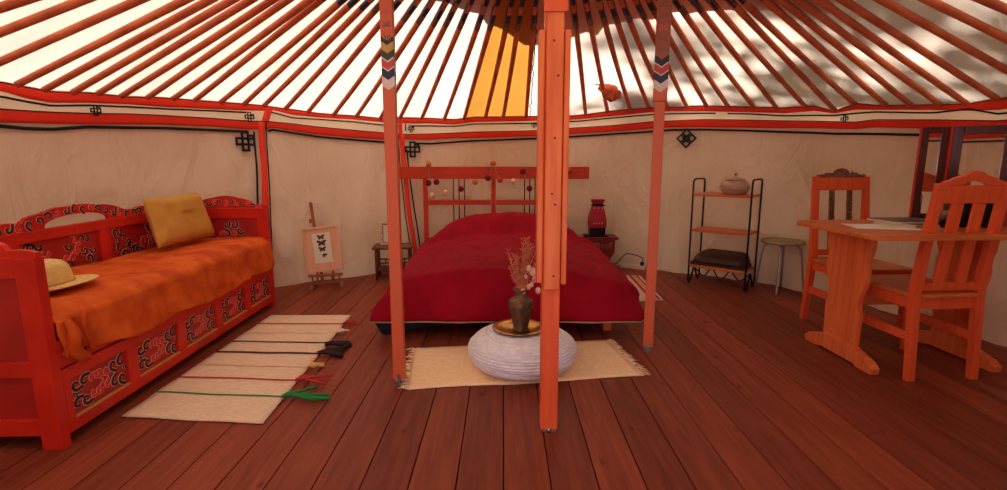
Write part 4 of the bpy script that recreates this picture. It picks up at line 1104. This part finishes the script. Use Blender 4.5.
# stool
st = thing('metal_leg_stool', 'low stool with olive round seat and thin metal legs, right of the rack', 'stool', (2.33, 4.20, 0), .2)
mb = MB(); mb.lathe([(.0001, .415), (.155, .415), (.165, .422), (.165, .436), (.155, .442), (.0001, .444)], seg=40); mb.build('seat', 'stool', st)
for k in range(4):
    a = PI / 4 + k * PI / 2; c_, s_ = math.cos(a), math.sin(a)
    mb = MB(); mb.tube(cr([(.07 * c_, .07 * s_, .41), (.12 * c_, .12 * s_, .395), (.145 * c_, .145 * s_, .34), (.165 * c_, .165 * s_, .16), (.185 * c_, .185 * s_, 0.004)], 5), .0085, 8); mb.build('leg', 'steel', st)

# ------------------------------------------------------------------ dining table
TY0, TY1 = 2.36, 3.0; TX0, TX1 = 1.715, 2.78
tb = thing('trestle_table', 'varnished pine trestle table with shaped leg panels near the right wall', 'table', (2.2, 2.65, 0), math.radians(2.5))
mb = MB(); a, b_, c_, d_ = TX0 - 2.2, TX1 - 2.2, TY0 - 2.65, TY1 - 2.65
rc_ = .05
out = []
for (cx0, cy0, a0) in ((b_ - rc_, d_ - rc_, 0), (a + rc_, d_ - rc_, 90), (a + rc_, c_ + rc_, 180), (b_ - rc_, c_ + rc_, 270)):
    for k in range(6): t = math.radians(a0 + k * 18); out.append((cx0 + rc_ * math.cos(t), cy0 + rc_ * math.sin(t)))
mb.prism(out, (0, 0, .727), Vector((1, 0, 0)), Vector((0, 1, 0)), .025); mb.build('table_top', 'pine_x', tb, bevel=.004)
def trestle(x):
    half = [(.125, .10), (.128, .2), (.132, .27), (.118, .32), (.120, .37), (.145, .44), (.155, .51), (.146, .57), (.165, .63), (.17, .725)]
    sm_ = [(p[0], p[1]) for p in cr(half, 4)]
    out = sm_ + [(-p[0], p[1]) for p in sm_[::-1]]
    mb = MB(); mb.prism(out, (x, .13, 0), Vector((0, 1, 0)), Vector((0, 0, 1)), .032); o = mb.build('leg_panel', 'pine', tb, bevel=.003)
    mb = MB(); ft = [(-.27, 0), (-.16, 0), (-.14, .012), (.14, .012), (.16, 0), (.27, 0), (.275, .035), (.24, .06), (.15, .085), (.1, .105), (-.1, .105), (-.15, .085), (-.24, .06), (-.275, .035)]
    mb.prism(ft, (x - .008, .13, 0), Vector((0, 1, 0)), Vector((0, 0, 1)), .048); mb.build('foot', 'pine', tb, bevel=.004)
trestle(-.30); trestle(.36)
mb = MB(); mb.box(-.268, .36, .115, .145, .30, .38); mb.build('stretcher', 'pine_x', tb, bevel=.003)

# ------------------------------------------------------------------ chairs
def chair(name, label, x, y, rz, carved):
    e = thing(name, label, 'chair', (x, y, 0), rz)
    w = .20 if carved else .19; lean = .055     # local: front = -y, back posts at +y
    BY = .19
    for sx in (-1, 1):
        mb = MB(); P = [(sx * (w - .02), BY - .0 + .035, 0), (sx * (w - .02), BY, .45), (sx * (w - .025), BY + lean, .99)]
        mb.beam(P[0], P[1], .036, .036, (0, 1, 0), w2=.042, h2=.042); mb.beam(P[1], P[2], .042, .042, (0, 1, 0), w2=.038, h2=.03)
        mb.build('back_leg', 'orange', e, bevel=.003)
        mb = MB(); mb.beam((sx * (w - .022), -.18, 0), (sx * (w - .022), -.185, .425), .034, .034, (0, 1, 0), w2=.042, h2=.042); mb.build('front_leg', 'orange', e, bevel=.003)
        mb = MB(); mb.box(sx * (w - .022) - .011, sx * (w - .022) + .011, -.165, BY + .005, .20, .245); mb.build('stretcher', 'orange', e, bevel=.002)
    mb = MB(); mb.box(-w + .04, w - .04, -.195, -.173, .365, .425); mb.box(-w + .04, w - .04, BY - .01, BY + .012, .365, .425)
    for sx in (-1, 1): mb.box(sx * (w - .022) - .011, sx * (w - .022) + .011, -.165, BY - .02, .365, .425)
    mb.build('apron', 'orange', e, bevel=.002)
    mb = MB(); mb.box(-w - .005, w + .005, -.215, BY - .023, .426, .447); mb.box(-w + .045, w - .045, BY - .023, BY + .03, .426, .447); s_ = mb.build('seat', 'pine_x', e, bevel=.005)
    by = lambda z: BY + lean * (z - .45) / .54
    # rails
    mb = MB(); zt = .985
    Xr = Matrix.Translation((0, by(.93), .93)) @ Matrix.Rotation(-math.atan(lean / .54), 4, 'X')
    mb.box(-w + .045, w - .045, -.013, .013, -.032, .052, X=Xr); mb.build('top_rail', 'orange', e, bevel=.003)
    Xl = Matrix.Translation((0, by(.50), .50)) @ Matrix.Rotation(-math.atan(lean / .54), 4, 'X')
    mb = MB(); mb.box(-w + .04, w - .04, -.012, .012, -.04, .0, X=Xl); mb.build('lower_rail', 'orange', e, bevel=.003)
    # slats
    xs = (-.062, .062) if carved else (-.056, .056)
    for xx in xs:
        mb = MB(); sw = .034 if carved else .058
        mb.beam((xx * (1.0 if carved else 1), by(.465), .465), (xx, by(.90), .90), sw, .014, (0, 1, 0)); so = mb.build('slat', 'carved' if carved else 'orange', e, bevel=.002)
        if carved:
            mb = MB(); i = 0; zz_ = .50
            while zz_ < .89:
                for q in (-1, 1): scroll(mb, (xx + q * .007, zz_), .007, i * 1.3, q, Vector((0, by(.5) - .0085, 0)), Vector((1, 0, 0)), Vector((0, lean / .54, 1)) , 0, w=.003, outline=False)
                zz_ += .022; i += 1
            for k_ in range(len(mb.v)):
                pass
            absorb(so, mb, 'carved', (0, -(by(.5) - by(0)), 0))
    # crest
    if not carved:
        tp = cr([(-w + .02, 0), (-w + .04, .018), (-.13, .022), (-.10, .036), (-.055, .048), (-.03, .062), (0, .068), (.03, .062), (.055, .048), (.10, .036), (.13, .022), (w - .04, .018), (w - .02, 0)], 3)
        out = [(p[0], p[1]) for p in tp] + [(.06, 0), (.055, .010), (.03, .014), (0, .024), (-.03, .014), (-.055, .010), (-.06, 0)]
        mb = MB(); mb.prism(out, (0, by(.985) + .012, .982), Vector((1, 0, 0)), Vector((0, .1, 1)), .022); mb.build('crest', 'orange', e, bevel=.002)
    else:
        tp = cr([(-.17, 0), (-.165, .018), (-.12, .022), (-.10, .034), (-.06, .030), (-.04, .050), (0, .062), (.04, .050), (.06, .030), (.10, .034), (.12, .022), (.165, .018), (.17, 0)], 3)
        mb = MB(); mb.prism([(p[0], p[1]) for p in tp], (0, by(.985) + .010, .982), Vector((1, 0, 0)), Vector((0, .1, 1)), .018); c_ = mb.build('crest', 'carved', e, bevel=.002)
        mb = MB(); i = 0
        for xx in [-.145 + .029 * k_ for k_ in range(11)]:
            hgt = .012 + .035 * math.exp(-(xx / .07) ** 2); scroll(mb, (xx, hgt), .012, i * 1.9, (-1) ** i, Vector((0, by(.985) - .0085, .982)), Vector((1, 0, 0)), Vector((0, .1, 1)), 0, w=.006, outline=False); i += 1
        absorb(c_, mb, 'carved'); c_['label'] = 'bare wood crest carved with leaves'
    return e
# near chair: back to the camera, facing +Y (local front -y -> rotate 180)
chair('slat_back_chair', 'orange pine chair with scalloped crest and two plain slats, nearest, pushed under the table', 2.20, 2.665, PI + math.radians(4), False)
chair('carved_back_chair', 'orange chair with carved bare-wood crest and slats, on the far side of the table', 2.295, 3.23, math.radians(3), True)

# things on the table
def ontable(o, lab, cat): return tag(o, lab, cat)
mb = MB(); mb.box(-.15, .15, -.105, .105, 0, .0015)
tag(mb.build('paper_sheet', 'paper', loc=(1.985, 2.665, .7525)), 'white paper sheet lying flat on the pine table left of the magazines', 'paper').rotation_euler = (0, 0, -.25)
for k, (x, y, r_, lb) in enumerate(((2.21, 2.74, .25, 'pale magazine at the bottom of the stack on the pine table'), (2.215, 2.755, .42, 'dark magazine in the middle of the stack on the pine table'), (2.195, 2.765, .1, 'dark glossy magazine lying on top of the stack on the pine table'))):
    m_ = thing('magazine', lb, 'magazine', (x, y, .7525 + k * .0095), r_, 'magazines on the table')
    mb = MB(); mb.box(-.145, .145, -.10, .10, 0, .007); mb.build('pages', 'paper', m_)
    mb = MB(); mb.box(-.147, .147, -.102, .102, .0071, .0086); mb.build('cover', 'mag' if k else 'rugc', m_)
# dressing mirror
mr_ = thing('triptych_mirror', 'three-part dark wood dressing mirror standing on the table against the right wall', 'mirror', (2.535, 2.865, .7525), math.radians(-33))
def mframe(w, h, name, x0, ang, fw=.035):
    X = Matrix.Translation((x0, 0, 0)) @ Matrix.Rotation(ang, 4, 'Z')
    mb = MB(); s = 1 if w > 0 else -1
    a, b_ = (0, w) if w > 0 else (w, 0)
    mb.box(a, a + fw, -.012, .012, 0, h, X=X).box(b_ - fw, b_, -.012, .012, 0, h, X=X).box(a + fw, b_ - fw, -.012, .012, 0, fw + .01, X=X).box(a + fw, b_ - fw, -.012, .012, h - fw, h, X=X)
    mb.box(a + .005, b_ - .005, .005, .0125, .005, h - .005, X=X)
    o = mb.build(name, 'mahog', mr_, bevel=.003)
    mb = MB(); mb.box(a + fw - .004, b_ - fw + .004, -.003, .004, fw, h - fw + .004, X=X); g_ = mb.build('glass', 'mirror', o)
    mb = MB(); e_ = .006
    mb.box(a - e_, a - .0005, -.013, .013, 0, h + e_, X=X).box(b_ + .0005, b_ + e_, -.013, .013, 0, h + e_, X=X).box(a - .0005, b_ + .0005, -.013, .013, h + .0005, h + e_, X=X); mb.build('red_edge', 'redbed', o)
mframe(.26, .53, 'centre_panel', -.05, 0, .045); mframe(-.125, .53, 'wing_panel', -.065, math.radians(8)); mframe(.145, .53, 'wing_panel', .225, math.radians(-12))
# jar and bottles by the mirror
jz = thing('glass_jar', 'clear glass jar on the pine table, seen through the near chair back', 'jar', (2.32, 2.68, .7525))
mb = MB(); mb.lathe([(.0001, 0), (.036, 0), (.038, .01), (.038, .13), (.028, .15), (.028, .16), (.025, .16), (.025, .148), (.034, .128), (.034, .012), (.0001, .008)], seg=28); mb.build('body', 'glass', jz)
mb = MB(); mb.lathe([(.0001, .1605), (.031, .1605), (.031, .178), (.0001, .178)], seg=28); mb.build('lid', 'steel', jz)
for x, y, lb in ((2.44, 2.69, 'dark glass bottle on the pine table, beside the glass jar before the mirror'), (2.535, 2.67, 'dark glass bottle on the pine table, nearest the right wall')):
    bt = thing('dark_bottle', lb, 'bottle', (x, y, .7525), 0, 'bottles before the mirror')
    mb = MB(); mb.lathe([(.0001, 0), (.032, 0), (.034, .008), (.034, .10), (.024, .135), (.013, .15), (.013, .175), (.0001, .175)], seg=24); mb.build('body', 'metalb', bt)
    mb = MB(); mb.lathe([(.0001, .1752), (.016, .1752), (.016, .195), (.0001, .195)], seg=20); mb.build('cap', 'steel', bt)

# ------------------------------------------------------------------ tree outside whose leaves shade the right of the roof
SUN = Vector((.50, .30, .81)).normalized()
tc_ = Vector((2.95, 2.3, 1.9)) + SUN * 5.5
tree = thing('shade_tree', 'leafy tree outside the yurt that dapples the right of the roof', 'tree', (tc_.x + 1.3, tc_.y + .6, -.2))
to = Vector(tree.location); rg = random.Random(21); mb = MB()
side1 = SUN.cross(Vector((0, 0, 1))).normalized(); side2 = side1.cross(SUN)
cl = []
for i in range(290):
    p = tc_ + Vector(((rg.random() - .5) * 3.6, (rg.random() - .62) * 10.0, (rg.random() - .5) * 1.6)); cl.append(p)
for i in range(150):  # extra clusters over the unseen rear-right roof, added to darken the room's right
    cl.append(Vector((.9 + 3.2 * rg.random(), -1.4 + 2.6 * rg.random(), 1.9)) + SUN * 5.5 + Vector((0, 0, (rg.random() - .5) * 1.6)))
for p in cl:
    for j in range(22):
        c0 = p + Vector((rg.gauss(0, .17), rg.gauss(0, .17), rg.gauss(0, .17)))
        d = Vector((rg.gauss(0, 1), rg.gauss(0, 1), rg.gauss(0, 1))).normalized(); e1 = d.orthogonal().normalized(); e2 = d.cross(e1); s = .07 + .055 * rg.random()
        mb.add([c0 - e1 * s * 1.5 - to, c0 + e2 * s * .6 - to, c0 + e1 * s * 1.5 - to, c0 - e2 * s * .6 - to], [(0, 1, 2, 3)])
mb.build('crown', 'leaf', tree)
mb = MB(); mb.tube([(0, 0, 0), (-.2, -.1, 2.5), (-.9, -.4, 5.2)], [.16, .12, .05], 10)
for p in cl[::3]: mb.tube([(-.4, -.2, 3.4), (p - to) * .6 + Vector((-.3, -.1, 1.6)), p - to], [.04, .025, .008], 5)
mb.build('trunk', 'bark', tree)

# ------------------------------------------------------------------ light
sl = bpy.data.lights.new('sun', 'SUN'); sl.energy = 10; sl.angle = math.radians(1.6); sl.color = (1, .94, .86)
so = bpy.data.objects.new('sun', sl); C.objects.link(so); so.rotation_euler = SUN.to_track_quat('Z', 'Y').to_euler()
w = bpy.data.worlds.new('sky'); bpy.context.scene.world = w; w.use_nodes = True
bg = w.node_tree.nodes['Background']; sky = w.node_tree.nodes.new('ShaderNodeTexSky'); sky.sky_type = 'HOSEK_WILKIE'; sky.sun_direction = SUN; sky.turbidity = 6
w.node_tree.links.new(sky.outputs[0], bg.inputs['Color']); bg.inputs['Strength'].default_value = .8
pl = bpy.data.lights.new('door_daylight', 'AREA'); pl.shape = 'RECTANGLE'; pl.size = 1.12; pl.size_y = 1.24; pl.energy = 14; pl.color = (1, .84, .93)
po = bpy.data.objects.new('door_daylight', pl); C.objects.link(po); po.location = (.2, YC.y - 3.02, .63); po.rotation_euler = (PI / 2, 0, 0)
sc = bpy.context.scene
sc.view_settings.view_transform = 'Standard'; sc.view_settings.look = 'None'; sc.view_settings.gamma = 1; sc.view_settings.exposure = .22
sc.cycles.max_bounces = 10; sc.cycles.diffuse_bounces = 7; sc.cycles.caustics_reflective = False; sc.cycles.caustics_refractive = False
